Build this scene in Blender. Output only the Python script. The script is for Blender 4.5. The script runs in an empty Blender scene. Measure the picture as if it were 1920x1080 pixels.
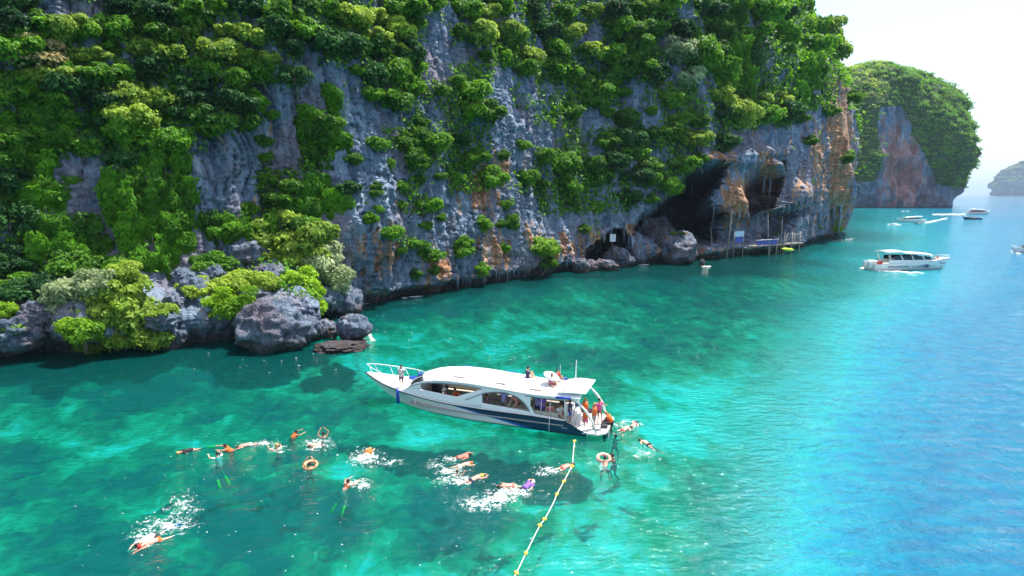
import bpy, bmesh, math, random
import numpy as np
from mathutils import Vector, Matrix, Euler
from mathutils.bvhtree import BVHTree
random.seed(7); RNG = np.random.default_rng(7)
S = bpy.context.scene
# ------------------------------------------------------------------ camera, sky, sun, exposure
FPX = 1100.0; CAMH = 15.5; PITCH = math.atan(177/FPX)
cam_d = bpy.data.cameras.new('camera'); cam = bpy.data.objects.new('camera', cam_d); S.collection.objects.link(cam)
cam_d.sensor_width = 36; cam_d.lens = 36*FPX/1920; cam_d.clip_end = 60000; cam_d.clip_start = 0.5
cam.location = (0, 0, CAMH); cam.rotation_euler = (math.pi/2-PITCH, 0, 0); S.camera = cam
SUN_AZ = math.atan2(0.72, 0.58)       # clockwise from +Y
SUN_EL = math.radians(66)
w = bpy.data.worlds.new('World'); S.world = w; w.use_nodes = True
nt = w.node_tree; nt.nodes.clear()
def N(t, ty, **k):
    n = t.nodes.new(ty)
    for a, b in k.items(): setattr(n, a, b)
    return n
sky = N(nt, 'ShaderNodeTexSky', sky_type='NISHITA', sun_disc=False, sun_elevation=SUN_EL, sun_rotation=SUN_AZ,
        altitude=0, air_density=1.0, dust_density=1.2, ozone_density=1.0)
geo = N(nt, 'ShaderNodeTexCoord')
mp = N(nt, 'ShaderNodeMapping'); mp.inputs['Scale'].default_value = (1.2, 1.2, 4.0)
nz = N(nt, 'ShaderNodeTexNoise'); nz.inputs['Scale'].default_value = 1.6; nz.inputs['Detail'].default_value = 7
nz.inputs['Roughness'].default_value = 0.55
cr = N(nt, 'ShaderNodeValToRGB'); cr.color_ramp.elements[0].position = 0.34; cr.color_ramp.elements[1].position = 0.62
mx = N(nt, 'ShaderNodeMix', data_type='RGBA')
mx.inputs[7].default_value = (3.25, 3.55, 3.85, 1)      # sunlit thin cloud, in the sky's own units
mlt = N(nt, 'ShaderNodeMath', operation='MULTIPLY'); mlt.inputs[1].default_value = 0.75
bg = N(nt, 'ShaderNodeBackground'); bg.inputs['Strength'].default_value = 0.15
out = N(nt, 'ShaderNodeOutputWorld')
L = nt.links.new
L(geo.outputs['Generated'], mp.inputs[0]); L(mp.outputs[0], nz.inputs['Vector']); L(nz.outputs[0], cr.inputs[0])
sxyz = N(nt, 'ShaderNodeSeparateXYZ'); L(geo.outputs['Generated'], sxyz.inputs[0])     # milky air low over the horizon
hz = N(nt, 'ShaderNodeMapRange'); hz.inputs[1].default_value = 0.0; hz.inputs[2].default_value = 0.30; hz.inputs[3].default_value = 0.85; hz.inputs[4].default_value = 0.0; L(sxyz.outputs[2], hz.inputs[0])
L(cr.outputs[0], mlt.inputs[0]); mxx = N(nt, 'ShaderNodeMath', operation='MAXIMUM'); L(mlt.outputs[0], mxx.inputs[0]); L(hz.outputs[0], mxx.inputs[1]); L(mxx.outputs[0], mx.inputs[0]); L(sky.outputs[0], mx.inputs[6]); L(mx.outputs[2], bg.inputs[0]); L(bg.outputs[0], out.inputs[0])
sun_d = bpy.data.lights.new('sun', 'SUN'); sun = bpy.data.objects.new('sun', sun_d); S.collection.objects.link(sun)
sun_d.energy = 4.7; sun_d.angle = math.radians(0.5); sun_d.color = (1.0, 0.95, 0.86)
SD = Vector((math.sin(SUN_AZ)*math.cos(SUN_EL), math.cos(SUN_AZ)*math.cos(SUN_EL), math.sin(SUN_EL)))
sun.rotation_euler = SD.to_track_quat('Z', 'Y').to_euler()
S.view_settings.view_transform = 'Standard'; S.view_settings.look = 'None'; S.view_settings.gamma = 1
S.view_settings.use_curve_mapping = False; S.view_settings.exposure = 1.0
S.cycles.max_bounces = 6; S.cycles.diffuse_bounces = 2; S.cycles.glossy_bounces = 2; S.cycles.transmission_bounces = 2
S.cycles.transparent_max_bounces = 8; S.cycles.caustics_reflective = False; S.cycles.caustics_refractive = False
S.cycles.sample_clamp_indirect = 4; S.cycles.use_denoising = True
# ------------------------------------------------------------------ helpers
cP, sP = math.cos(PITCH), math.sin(PITCH)
def ray(x, y):
    u = (x-960)/FPX; v = (540-y)/FPX
    return Vector((u, cP+v*sP, -sP+v*cP)).normalized()
def at(x, y, z=0.0):
    r = ray(x, y); t = (z-CAMH)/r.z
    return Vector((0, 0, CAMH))+r*t
def proj(P):
    P = np.asarray(P, float); dx = P[..., 0]; dy = P[..., 1]; dz = P[..., 2]-CAMH
    zc = dy*cP-dz*sP; yc = dy*sP+dz*cP; zc = np.where(zc < 0.5, 0.5, zc)
    return 960+FPX*dx/zc, 540-FPX*yc/zc, zc
def link(o): S.collection.objects.link(o); return o
def mesh_np(name, V, Fc, mats=(), smooth=True, parent=None, quads=True):
    me = bpy.data.meshes.new(name); V = np.asarray(V, np.float32); Fc = np.asarray(Fc, np.int32)
    n = Fc.shape[1]
    me.vertices.add(len(V)); me.vertices.foreach_set('co', V.ravel())
    me.loops.add(Fc.size); me.loops.foreach_set('vertex_index', Fc.ravel())
    me.polygons.add(len(Fc)); me.polygons.foreach_set('loop_start', np.arange(0, Fc.size, n, dtype=np.int32))
    me.polygons.foreach_set('loop_total', np.full(len(Fc), n, np.int32))
    me.polygons.foreach_set('use_smooth', np.full(len(Fc), smooth))
    me.update(); me.validate()
    for m in mats: me.materials.append(m)
    o = bpy.data.objects.new(name, me); link(o)
    if parent: o.parent = parent
    return o
def fattr(me, name, vals):
    a = me.attributes.new(name, 'FLOAT', 'POINT'); a.data.foreach_set('value', np.asarray(vals, np.float32).ravel())
def grid_faces(nu, nv):
    i = np.arange(nu*nv).reshape(nu, nv)
    return np.stack([i[:-1, :-1], i[1:, :-1], i[1:, 1:], i[:-1, 1:]], -1).reshape(-1, 4)
def tag(o, label=None, cat=None, group=None, kind=None):
    if label: o['label'] = label
    if cat: o['category'] = cat
    if group: o['group'] = group
    if kind: o['kind'] = kind
    return o
def empty(name, loc=(0, 0, 0), rz=0.0):
    o = bpy.data.objects.new(name, None); link(o); o.location = loc; o.rotation_euler = (0, 0, rz); return o
def h3(ix, iy, iz, seed):
    with np.errstate(over='ignore'):
        h = (ix.astype(np.int64)*374761393+iy.astype(np.int64)*668265263+iz.astype(np.int64)*2147483647+seed*1274126177) & 0xffffffff
        h = ((h ^ (h >> 13))*1274126177) & 0xffffffff
        h = (h ^ (h >> 16)) & 0xffffff
    return h/float(0xffffff)*2-1
def vnoise(x, y, z, seed=0):
    x, y, z = np.broadcast_arrays(np.asarray(x, float), np.asarray(y, float), np.asarray(z, float))
    ix, iy, iz = np.floor(x), np.floor(y), np.floor(z); fx, fy, fz = x-ix, y-iy, z-iz
    fx = fx*fx*(3-2*fx); fy = fy*fy*(3-2*fy); fz = fz*fz*(3-2*fz); r = 0
    for a in (0, 1):
        for b in (0, 1):
            for c in (0, 1):
                r = r+h3(ix+a, iy+b, iz+c, seed)*np.where(a, fx, 1-fx)*np.where(b, fy, 1-fy)*np.where(c, fz, 1-fz)
    return r
def fbm(x, y, z, oct=4, seed=0, ridge=False, gain=0.5):
    r = 0; a = 1; tot = 0
    for k in range(oct):
        n = vnoise(x*2**k, y*2**k, z*2**k, seed+k*17)
        if ridge: n = 1-2*np.abs(n)
        r = r+a*n; tot += a; a *= gain
    return r/tot
def sstep(a, b, x):
    t = np.clip((np.asarray(x, float)-a)/(b-a), 0, 1); return t*t*(3-2*t)
def poly_dist(px, py, poly):
    """signed distance in the polygon's own units, positive inside"""
    P = np.array(poly, float); Q = np.roll(P, -1, 0); d = np.full(px.shape, 1e9); ins = np.zeros(px.shape, bool)
    for (x0, y0), (x1, y1) in zip(P, Q):
        ex, ey = x1-x0, y1-y0; t = np.clip(((px-x0)*ex+(py-y0)*ey)/(ex*ex+ey*ey), 0, 1)
        d = np.minimum(d, np.hypot(px-x0-t*ex, py-y0-t*ey))
        c = ((y0 > py) != (y1 > py)) & (px < (x1-x0)*(py-y0)/(y1-y0+1e-12)+x0); ins ^= c
    return np.where(ins, d, -d)
# ------------------------------------------------------------------ materials
def mat(name, col=(0.5, 0.5, 0.5), rough=0.5, metal=0.0, var=0.0, vscale=3.0, bump=0.0, bscale=8.0, spec=0.5):
    m = bpy.data.materials.new(name); m.use_nodes = True; t = m.node_tree; b = t.nodes['Principled BSDF']
    b.inputs['Base Color'].default_value = (*col, 1); b.inputs['Roughness'].default_value = rough
    b.inputs['Metallic'].default_value = metal; b.inputs['Specular IOR Level'].default_value = spec
    if var or bump:
        tc = N(t, 'ShaderNodeTexCoord'); n = N(t, 'ShaderNodeTexNoise'); n.inputs['Scale'].default_value = vscale; n.inputs['Detail'].default_value = 5
        t.links.new(tc.outputs['Object'], n.inputs['Vector'])
        if var:
            r = N(t, 'ShaderNodeMapRange'); r.inputs[1].default_value = 0.3; r.inputs[2].default_value = 0.7
            r.inputs[3].default_value = 1-var; r.inputs[4].default_value = 1+var
            mu = N(t, 'ShaderNodeVectorMath', operation='SCALE'); mu.inputs[0].default_value = col
            t.links.new(n.outputs[0], r.inputs[0]); t.links.new(r.outputs[0], mu.inputs['Scale']); t.links.new(mu.outputs[0], b.inputs['Base Color'])
        if bump:
            n2 = N(t, 'ShaderNodeTexNoise'); n2.inputs['Scale'].default_value = bscale; n2.inputs['Detail'].default_value = 6
            bp = N(t, 'ShaderNodeBump'); bp.inputs['Strength'].default_value = 1; bp.inputs['Distance'].default_value = bump
            t.links.new(tc.outputs['Object'], n2.inputs['Vector']); t.links.new(n2.outputs[0], bp.inputs['Height']); t.links.new(bp.outputs[0], b.inputs['Normal'])
    return m
def ramp(t, stops):
    r = N(t, 'ShaderNodeValToRGB'); e = r.color_ramp.elements
    while len(e) < len(stops): e.new(0.5)
    for k, (p, c) in enumerate(stops): e[k].position = p; e[k].color = (*c, 1) if len(c) == 3 else c
    return r
def mixc(t, fac, a, b, mode='MIX'):
    m = N(t, 'ShaderNodeMix', data_type='RGBA', blend_type=mode)
    for s, v in ((0, fac), (6, a), (7, b)):
        if isinstance(v, (int, float)): m.inputs[s].default_value = v
        elif isinstance(v, tuple): m.inputs[s].default_value = (*v, 1)
        else: t.links.new(v, m.inputs[s])
    return m.outputs[2]
def mth(t, op, a, b=None, clamp=False):
    m = N(t, 'ShaderNodeMath', operation=op, use_clamp=clamp)
    for s, v in ((0, a), (1, b)):
        if v is None: continue
        if isinstance(v, (int, float)): m.inputs[s].default_value = v
        else: t.links.new(v, m.inputs[s])
    return m.outputs[0]
def tnoise(t, vec, scale, detail=5, rough=0.55, sc=(1, 1, 1), ty='ShaderNodeTexNoise'):
    mp = N(t, 'ShaderNodeMapping'); mp.inputs['Scale'].default_value = sc; n = N(t, ty); n.inputs['Scale'].default_value = scale
    if ty == 'ShaderNodeTexNoise': n.inputs['Detail'].default_value = detail; n.inputs['Roughness'].default_value = rough
    t.links.new(vec, mp.inputs[0]); t.links.new(mp.outputs[0], n.inputs['Vector']); return n.outputs[0]
def attr(t, name):
    a = N(t, 'ShaderNodeAttribute'); a.attribute_name = name; return a.outputs['Fac']
def rock_mat(name, far=1.0, warm_attr=True, tone=1.0, redder=False):
    m = bpy.data.materials.new(name); m.use_nodes = True; t = m.node_tree; b = t.nodes['Principled BSDF']
    g = N(t, 'ShaderNodeNewGeometry'); P = g.outputs['Position']
    s1 = tnoise(t, P, 0.55/far, 8, 0.62, (1, 1, 0.16)); s2 = tnoise(t, P, 2.6/far, 9, 0.72, (1, 1, 0.22)); s3 = tnoise(t, P, 0.12/far, 5, 0.6, (1, 1, 0.6))
    base = ramp(t, [(0.30, (0.028*tone, 0.042*tone, 0.070*tone)), (0.44, (0.085*tone, 0.120*tone, 0.175*tone)), (0.56, (0.17*tone, 0.215*tone, 0.29*tone)), (0.70, (0.42*tone, 0.45*tone, 0.49*tone))])
    f = mth(t, 'ADD', mth(t, 'MULTIPLY', s1, 0.6), mth(t, 'MULTIPLY', s2, 0.4)); t.links.new(f, base.inputs[0])
    base2 = ramp(t, [(0.35, (0.08*tone, 0.06*tone, 0.075*tone)), (0.6, (0.24*tone, 0.185*tone, 0.20*tone))]); t.links.new(s2, base2.inputs[0])
    pm = ramp(t, [(0.50, (0, 0, 0)), (0.60, (1, 1, 1))]); t.links.new(s3, pm.inputs[0])
    c = mixc(t, mth(t, 'MULTIPLY', pm.outputs[0], 0.6), base.outputs[0], base2.outputs[0])
    wc = ramp(t, [(0.34, (0.10, 0.05, 0.03)), (0.46, (0.36, 0.17, 0.09)) if not redder else (0.46, (0.32, 0.14, 0.13)), (0.58, (0.52, 0.33, 0.21)) if not redder else (0.58, (0.40, 0.26, 0.26)), (0.72, (0.62, 0.53, 0.44))]); t.links.new(f, wc.inputs[0])
    wm = tnoise(t, P, 0.8/far, 6, 0.6, (1, 1, 0.22))
    if warm_attr:
        wf = mth(t, 'ADD', attr(t, 'warm'), mth(t, 'MULTIPLY', mth(t, 'SUBTRACT', wm, 0.5), 2.2))
    else:
        wf = mth(t, 'ADD', 0.05, mth(t, 'MULTIPLY', mth(t, 'SUBTRACT', wm, 0.5), 2.0))
    wr = ramp(t, [(0.42, (0, 0, 0)), (0.62, (1, 1, 1))]); t.links.new(wf, wr.inputs[0])
    c = mixc(t, wr.outputs[0], c, wc.outputs[0])
    # white guano / calcite runs
    wn = tnoise(t, P, 1.6/far, 6, 0.7, (1, 1, 0.10)); wr2 = ramp(t, [(0.66, (0, 0, 0)), (0.72, (1, 1, 1))]); t.links.new(wn, wr2.inputs[0])
    c = mixc(t, mth(t, 'MULTIPLY', wr2.outputs[0], 0.55), c, (0.6, 0.62, 0.62))
    # wet, algae-dark tide band (the rock's own stain)
    sz = N(t, 'ShaderNodeSeparateXYZ'); t.links.new(P, sz.inputs[0])
    tb = N(t, 'ShaderNodeMapRange'); t.links.new(sz.outputs[2], tb.inputs[0]); tb.inputs[1].default_value = 0.3; tb.inputs[2].default_value = 1.8; tb.inputs[3].default_value = 0.85; tb.inputs[4].default_value = 0
    c = mixc(t, tb.outputs[0], c, (0.045, 0.032, 0.028))
    t.links.new(c, b.inputs['Base Color']); b.inputs['Roughness'].default_value = 0.85; b.inputs['Specular IOR Level'].default_value = 0.25
    bn = tnoise(t, P, 1.4/far, 10, 0.68, (1, 1, 0.45)); vo = N(t, 'ShaderNodeTexVoronoi', feature='DISTANCE_TO_EDGE'); vo.inputs['Scale'].default_value = 0.5/far
    mp2 = N(t, 'ShaderNodeMapping'); mp2.inputs['Scale'].default_value = (1, 1, 0.5); dv = N(t, 'ShaderNodeVectorMath', operation='ADD')
    nn = N(t, 'ShaderNodeTexNoise'); nn.inputs['Scale'].default_value = 0.7/far; t.links.new(P, nn.inputs['Vector']); 
    sc3 = N(t, 'ShaderNodeVectorMath', operation='SCALE'); sc3.inputs['Scale'].default_value = 2.5*far; t.links.new(nn.outputs['Color'], sc3.inputs[0])
    t.links.new(P, dv.inputs[0]); t.links.new(sc3.outputs[0], dv.inputs[1]); t.links.new(dv.outputs[0], mp2.inputs[0]); t.links.new(mp2.outputs[0], vo.inputs['Vector'])
    ve = mth(t, 'MULTIPLY', mth(t, 'MINIMUM', vo.outputs['Distance'], 0.12), 3.0)
    hgt = mth(t, 'ADD', bn, ve); bp = N(t, 'ShaderNodeBump'); bp.inputs['Strength'].default_value = 0.9; bp.inputs['Distance'].default_value = 0.7*far
    t.links.new(hgt, bp.inputs['Height']); t.links.new(bp.outputs[0], b.inputs['Normal'])
    return m
def leaf_mat(name, ca, cb, tr=0.42):
    m = bpy.data.materials.new(name); m.use_nodes = True; t = m.node_tree; b = t.nodes['Principled BSDF']; o = t.nodes['Material Output']
    oi = N(t, 'ShaderNodeObjectInfo'); tc = N(t, 'ShaderNodeTexCoord'); g = N(t, 'ShaderNodeNewGeometry')
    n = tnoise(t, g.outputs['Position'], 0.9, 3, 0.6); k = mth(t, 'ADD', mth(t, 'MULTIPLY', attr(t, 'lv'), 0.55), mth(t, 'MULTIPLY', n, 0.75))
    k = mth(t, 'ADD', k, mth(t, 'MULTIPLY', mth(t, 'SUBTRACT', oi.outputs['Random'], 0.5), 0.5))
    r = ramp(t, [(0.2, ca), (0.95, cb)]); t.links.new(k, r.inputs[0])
    t.links.new(r.outputs[0], b.inputs['Base Color']); b.inputs['Roughness'].default_value = 0.55; b.inputs['Specular IOR Level'].default_value = 0.3
    tl = N(t, 'ShaderNodeBsdfTranslucent'); ms = N(t, 'ShaderNodeMixShader'); ms.inputs[0].default_value = tr
    hs = N(t, 'ShaderNodeHueSaturation'); hs.inputs['Value'].default_value = 1.5; hs.inputs['Hue'].default_value = 0.485; t.links.new(r.outputs[0], hs.inputs['Color']); t.links.new(hs.outputs[0], tl.inputs[0])
    t.links.new(b.outputs[0], ms.inputs[1]); t.links.new(tl.outputs[0], ms.inputs[2]); t.links.new(ms.outputs[0], o.inputs[0])
    return m
M_ROCK = rock_mat('limestone', tone=1.38); M_FARROCK = rock_mat('far_limestone', far=4.0, tone=1.25, redder=True); M_BOULDER = rock_mat('boulder_rock', far=0.5, warm_attr=False, tone=0.88)
LM = dict(
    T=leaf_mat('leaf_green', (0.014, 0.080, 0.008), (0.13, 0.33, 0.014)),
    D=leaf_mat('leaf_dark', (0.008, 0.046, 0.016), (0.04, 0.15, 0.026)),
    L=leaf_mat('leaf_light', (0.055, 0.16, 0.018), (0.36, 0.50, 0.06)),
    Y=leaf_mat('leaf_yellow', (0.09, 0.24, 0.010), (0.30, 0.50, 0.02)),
    W=leaf_mat('leaf_pale', (0.12, 0.20, 0.07), (0.50, 0.58, 0.33)),
    O=leaf_mat('leaf_russet', (0.15, 0.15, 0.05), (0.50, 0.42, 0.18)),
    V=leaf_mat('leaf_creeper', (0.018, 0.090, 0.005), (0.13, 0.36, 0.008)))
M_BARK = mat('bark', (0.16, 0.13, 0.11), 0.9, var=0.3, vscale=5, bump=0.02, bscale=20)
# ------------------------------------------------------------------ the cliff
def spline(pts, n):
    P = np.array(pts, float); P = np.vstack([2*P[0]-P[1], P, 2*P[-1]-P[-2]]); out = []
    m = len(P)-3
    for i in range(m):
        k = n
        t = np.linspace(0, 1, k, endpoint=False)[:, None]; a, b, c, d = P[i:i+4]
        out.append(0.5*((2*b)+(-a+c)*t+(2*a-5*b+4*c-d)*t*t+(-a+3*b-3*c+d)*t**3))
    out.append(P[-2][None]); return np.vstack(out)
BASE = [(-130, 12), (-95, 27), (-70, 43), (-52, 57), (-36, 67), (-20.5, 80), (-13, 89), (4, 109), (14, 121), (27, 129), (40, 135), (60, 149), (86, 174), (108, 203), (124, 226), (134, 243), (134, 262), (112, 300)]
dense = spline(BASE, 200)
seg = np.linalg.norm(np.diff(dense, axis=0), axis=1); arc = np.r_[0, np.cumsum(seg)]
dist = np.linalg.norm(dense, axis=1)
wgt = np.r_[0, np.cumsum(seg/(0.0030*np.clip(dist[:-1], 45, 240)))]
NU = int(wgt[-1]); us = np.interp(np.linspace(0, wgt[-1], NU), wgt, arc)
BX = np.interp(us, arc, dense[:, 0]); BY = np.interp(us, arc, dense[:, 1])
tx = np.gradient(BX, us); ty = np.gradient(BY, us); ln = np.hypot(tx, ty); NX, NY = ty/ln, -tx/ln
# smooth normals
ker = np.hanning(41); ker /= ker.sum()
NX = np.convolve(np.pad(NX, 20, 'edge'), ker, 'valid'); NY = np.convolve(np.pad(NY, 20, 'edge'), ker, 'valid'); l2 = np.hypot(NX, NY); NX /= l2; NY /= l2
bd = np.hypot(BX, BY)
HT = 26+0.36*np.clip(bd, 50, 260); HT = np.where(bd > 60, HT, HT)
NV = 430
tv = np.linspace(0, 1, NV)
sA = np.interp(-52, BX[:NU//2], us[:NU//2]); 
def s_at(x, y): k = np.argmin((dense[:, 0]-x)**2+(dense[:, 1]-y)**2); return arc[k]
S0, S1, S2, S3 = s_at(-70, 43), s_at(-52, 57), s_at(-36, 67), s_at(-31, 71.3)
U = us[:, None]*np.ones((1, NV)); Z = -3+(HT[:, None]+3)*tv[None]**1.06
kR = sstep(s_at(40, 135), s_at(108, 203), us)[:, None]
ledge = np.interp(us, [S0-20, S0, S1, S2, S3, S3+2.5, S3+5.5, S3+9], [3, 4.5, 5.5, 9.5, 11.5, 10.5, 3.0, 0])[:, None]
wob = fbm(U*0.14, Z*0.0, 0*U, 3, 5)
ledge = ledge*(1+0.16*wob)
prof = 1-sstep(2.6, 9.0+2*wob, Z+1.3*fbm(U*0.35, Z*0.35, 0*U, 3, 9))
off = ledge*prof
off = off-(0.21*(1-kR)+0.02*kR)*np.maximum(Z, 0)-kR*0.42*np.maximum(Z-52, 0)+kR*3.0*np.sin(np.clip(Z/52, 0, 1.3)*math.pi)
off += 3.4*fbm(U*0.045, Z*0.03, 0*U+3, 3, 11)*sstep(-2, 12, Z)
off += 1.9*fbm(U*0.16, Z*0.05, 0*U+7, 4, 21, ridge=True)
off += 0.75*fbm(U*0.55, Z*0.16, 0*U, 4, 31, ridge=True)
blk = fbm(U*0.28+0.4*Z*0.2, Z*0.28, 0*U, 2, 41); off += 0.9*(np.round(blk*4)/4-blk)*1.0
off += 0.28*fbm(U*1.6, Z*0.7, 0*U, 4, 51, ridge=True)
crk = fbm(U*0.9+2*fbm(U*0.1, Z*0.1, 0*U, 2, 43), Z*0.13, 0*U+5, 3, 47); off -= 0.9*np.exp(-(crk/0.05)**2)
bed_ = fbm(U*0.08, Z*0.55+U*0.10, 0*U+2, 3, 49); off -= 0.28*np.exp(-(bed_/0.05)**2)
# sea-cut notch
nh = 1.5+0.6*fbm(U*0.2, 0*U, 0*U, 2, 61); off -= 2.6*(1-sstep(0.1, 1.0, Z/nh/1.6))*sstep(-3.2, -1.0, Z)*(1-0.2*kR)
def P3(off): return np.stack([BX[:, None]+NX[:, None]*off, BY[:, None]+NY[:, None]*off, Z], -1)
px, py, _ = proj(P3(off))
front = (U < s_at(134, 240))
CAVES = [
 ([(1180,432),(1196,408),(1212,392),(1236,370),(1258,350),(1276,330),(1284,316),(1293,304),(1316,298),(1342,300),(1356,310),(1357,326),(1348,344),(1338,360),(1334,384),(1346,400),(1352,420),(1340,456),(1296,478),(1230,462),(1192,452)], 42, 13),
 ([(1096,487),(1102,468),(1116,452),(1134,440),(1150,430),(1168,430),(1182,444),(1186,470),(1190,500),(1096,500)], 16, 8),
 ([(1394,350),(1396,332),(1408,320),(1430,312),(1448,304),(1470,299),(1472,316),(1462,344),(1458,366),(1446,382),(1424,398),(1406,412),(1398,400)], 22, 7),
 ([(1334,398),(1352,404),(1366,410),(1372,402),(1400,404),(1422,398),(1446,384),(1470,392),(1500,392),(1522,380),(1512,402),(1486,424),(1472,450),(1452,462),(1390,466),(1330,468)], 7.5, 14),
]
nj = 5*fbm(U*0.5, Z*0.5, 0*U, 3, 71)
CAV = np.zeros_like(off); CX = np.zeros_like(off); CY = np.zeros_like(off)
for (poly, D, fall), (cdx, cdy) in zip(CAVES, ((.20, .98), (.08, 1.0), (.36, .93), (-.1, .99))):
    d = np.where(front, poly_dist(px, py, poly)+nj, -1)
    cav = D*sstep(0, fall, d)*(1+0.25*fbm(U*0.4, Z*0.4, 0*U, 3, 81)); bigger = cav > CAV; CX = np.where(bigger, cdx*cav, CX); CY = np.where(bigger, cdy*cav, CY); CAV = np.maximum(CAV, cav)
BULGE = [(1368,365,20,34,2.2),(1385,385,10,16,1.6),(1372,300,60,14,2.5),(1430,285,50,10,2.0),(1490,362,26,24,2.6),(1572,330,14,110,3.0),(1440,348,9,38,13.5),(1392,430,12,34,2.5),(1585,370,10,50,2.0),(1345,425,5,45,4)]
for bx_, by_, rx, ry, a in BULGE:
    off += a*np.where(front, np.exp(-(((px-bx_)/rx)**2+((py-by_)/ry)**2)**1.5), 0)
P = P3(off)
P[..., 0] += CX; P[..., 1] += CY     # the caves run into the rock, each in its own direction
cz = np.clip(CAV/40, 0, 1); P[..., 2] = np.where(Z > 3, 3+(Z-3)*(1-0.40*cz), Z)
# plateau rows going inland
extra = []
for k, (inl, up) in enumerate([(3, 2), (8, 4), (16, 6), (40, 8), (90, 9)]):
    o2 = off[:, -1]-inl; extra.append(np.stack([BX+NX*o2, BY+NY*o2, Z[:, -1]+up+1.5*fbm(us*0.2, 0*us, k+0*us, 2)], -1)[:, None])
P = np.concatenate([P]+extra, 1); NV2 = P.shape[1]
px, py, _ = proj(P)
WARM = [(1380,375,30,45,.75),(1362,300,26,26,.5),(1440,345,16,45,.8),(1575,290,24,130,.72),(1535,290,14,60,.5),(1500,350,34,30,.25),(905,355,30,50,.62),(940,320,20,40,.5),(720,480,60,70,.40),(850,560,120,40,.5),(930,470,40,50,.52),(820,500,30,40,.5),(1060,470,60,40,.45),(1120,445,30,25,.45),(1010,450,30,40,.35),(640,560,30,40,.2),(1290,470,120,30,.35),(1180,430,16,14,.6),(500,240,25,15,.3),(1340,290,20,12,.5),(860,370,20,60,.35),(760,400,30,30,.2)]
wv = np.zeros(px.shape)
for bx_, by_, rx, ry, a in WARM: wv = np.maximum(wv, a*np.exp(-(((px-bx_)/rx)**2+((py-by_)/ry)**2)))
wv = wv*1.12+0.13+0.16*sstep(1340, 1480, px)*(px < 1700)
cliff = mesh_np('cliff', P.reshape(-1, 3), grid_faces(NU, NV2), [M_ROCK]); fattr(cliff.data, 'warm', wv)
tag(cliff, kind='structure')
bv = BVHTree.FromPolygons([Vector(v) for v in P[::2, ::2].reshape(-1, 3)], grid_faces(P[::2, ::2].shape[0], P[::2, ::2].shape[1]).tolist())
CO = Vector((0, 0, CAMH))
def hit(x, y):
    r = bv.ray_cast(CO, ray(x, y), 400)
    return (r[0], (r[1] if r[1].dot(ray(x, y)) < 0 else -r[1])) if r[0] else (None, None)
# ------------------------------------------------------------------ sea bed and water
def blobs(X, Y, lst):
    qx, qy, _ = proj(np.stack([X, Y, 0*X], -1)); r = np.zeros(X.shape)
    for bx_, by_, rx, ry, a in lst: r = r+a*np.exp(-(((qx-bx_)/rx)**2+((qy-by_)/ry)**2)**1.2)
    return r, qx, qy
gx = np.linspace(-80, 110, 500); gy = 8+np.linspace(0, 1, 560)**1.5*262
X, Y = np.meshgrid(gx, gy, indexing='ij')
REEF_SHADE = [(180,900,330,110,.75),(60,760,200,45,.25),(480,780,200,60,.5),(600,890,230,75,.75),(860,850,130,60,1.0),(960,790,120,50,.6),(1150,665,90,40,.5),(450,690,300,38,.5),(900,575,260,40,.45),(1250,590,150,45,.6),(1350,520,260,28,.75),(150,1010,170,60,.45),(960,985,60,25,.3),(1100,620,120,20,.5),(600,620,80,30,.3),(120,690,260,26,.5),(480,980,140,60,.35),(860,930,200,40,.4)]  # dark reef; the strong patch below the boat paints its cast shadow
SAND = [(720,1050,220,110,1.5),(1000,1000,110,120,.7),(1250,820,260,160,.10),(1330,690,170,60,.6),(250,850,60,26,.8),(60,990,90,40,.6),(80,1060,120,30,.6),(180,760,70,18,.5),(640,790,60,20,.7),(1000,835,70,26,.7),(870,600,100,22,.35),(560,915,60,24,.3),(330,920,60,30,.35),(790,740,40,15,.3),(440,850,30,14,.4),(1180,960,150,120,.3),(1060,585,160,20,.45),(880,650,200,25,.35),(60,740,80,12,.5),(330,745,100,14,.45),(1220,640,100,20,.4)]
rf, qx, qy = blobs(X, Y, REEF_SHADE); sd, _, _ = blobs(X, Y, SAND)
nA = fbm(X*0.16, Y*0.11, 0*X, 5, 101, gain=0.6); nB = fbm(X*0.5, Y*0.4, 0*X, 4, 111)
sandv = 0.50+0.58*sd-0.50*rf+0.30*nA+0.30*nB
shore_d = np.full(X.shape, 1e9); 
for q in dense[::25]: shore_d = np.minimum(shore_d, np.hypot(X-q[0], Y-q[1]))
sandv -= 0.45*(1-sstep(0, 14, shore_d))
depth = 1.0+2.3*sstep(2, 22, shore_d)+np.maximum(0, (X-12)*0.08)+0.7*sstep(0.3, 0.8, sandv)-0.5*np.clip(nB, -1, 1)*(1-sstep(0.4, 0.7, sandv))
Zb = -depth-0.5*fbm(X*0.9, Y*0.9, 0*X, 3, 121, ridge=True)*(1-sstep(0.3, 0.7, sandv))
bed = mesh_np('seabed', np.stack([X, Y, Zb], -1).reshape(-1, 3), grid_faces(*X.shape)); fattr(bed.data, 'sand', sandv); tag(bed, kind='structure')
m = bpy.data.materials.new('seabed_coral_sand'); m.use_nodes = True; t = m.node_tree; b = t.nodes['Principled BSDF']; b.inputs['Roughness'].default_value = 0.95; b.inputs['Specular IOR Level'].default_value = 0.05
g = N(t, 'ShaderNodeNewGeometry'); f1 = tnoise(t, g.outputs['Position'], 1.1, 6, 0.65); f2 = tnoise(t, g.outputs['Position'], 0.22, 4, 0.6); f3 = tnoise(t, g.outputs['Position'], 0.42, 3, 0.5, (1, .8, 1)); f3 = mth(t, 'MULTIPLY', mth(t, 'SUBTRACT', mth(t, 'GREATER_THAN', f3, 0.53), 0.4), 0.13)
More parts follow.
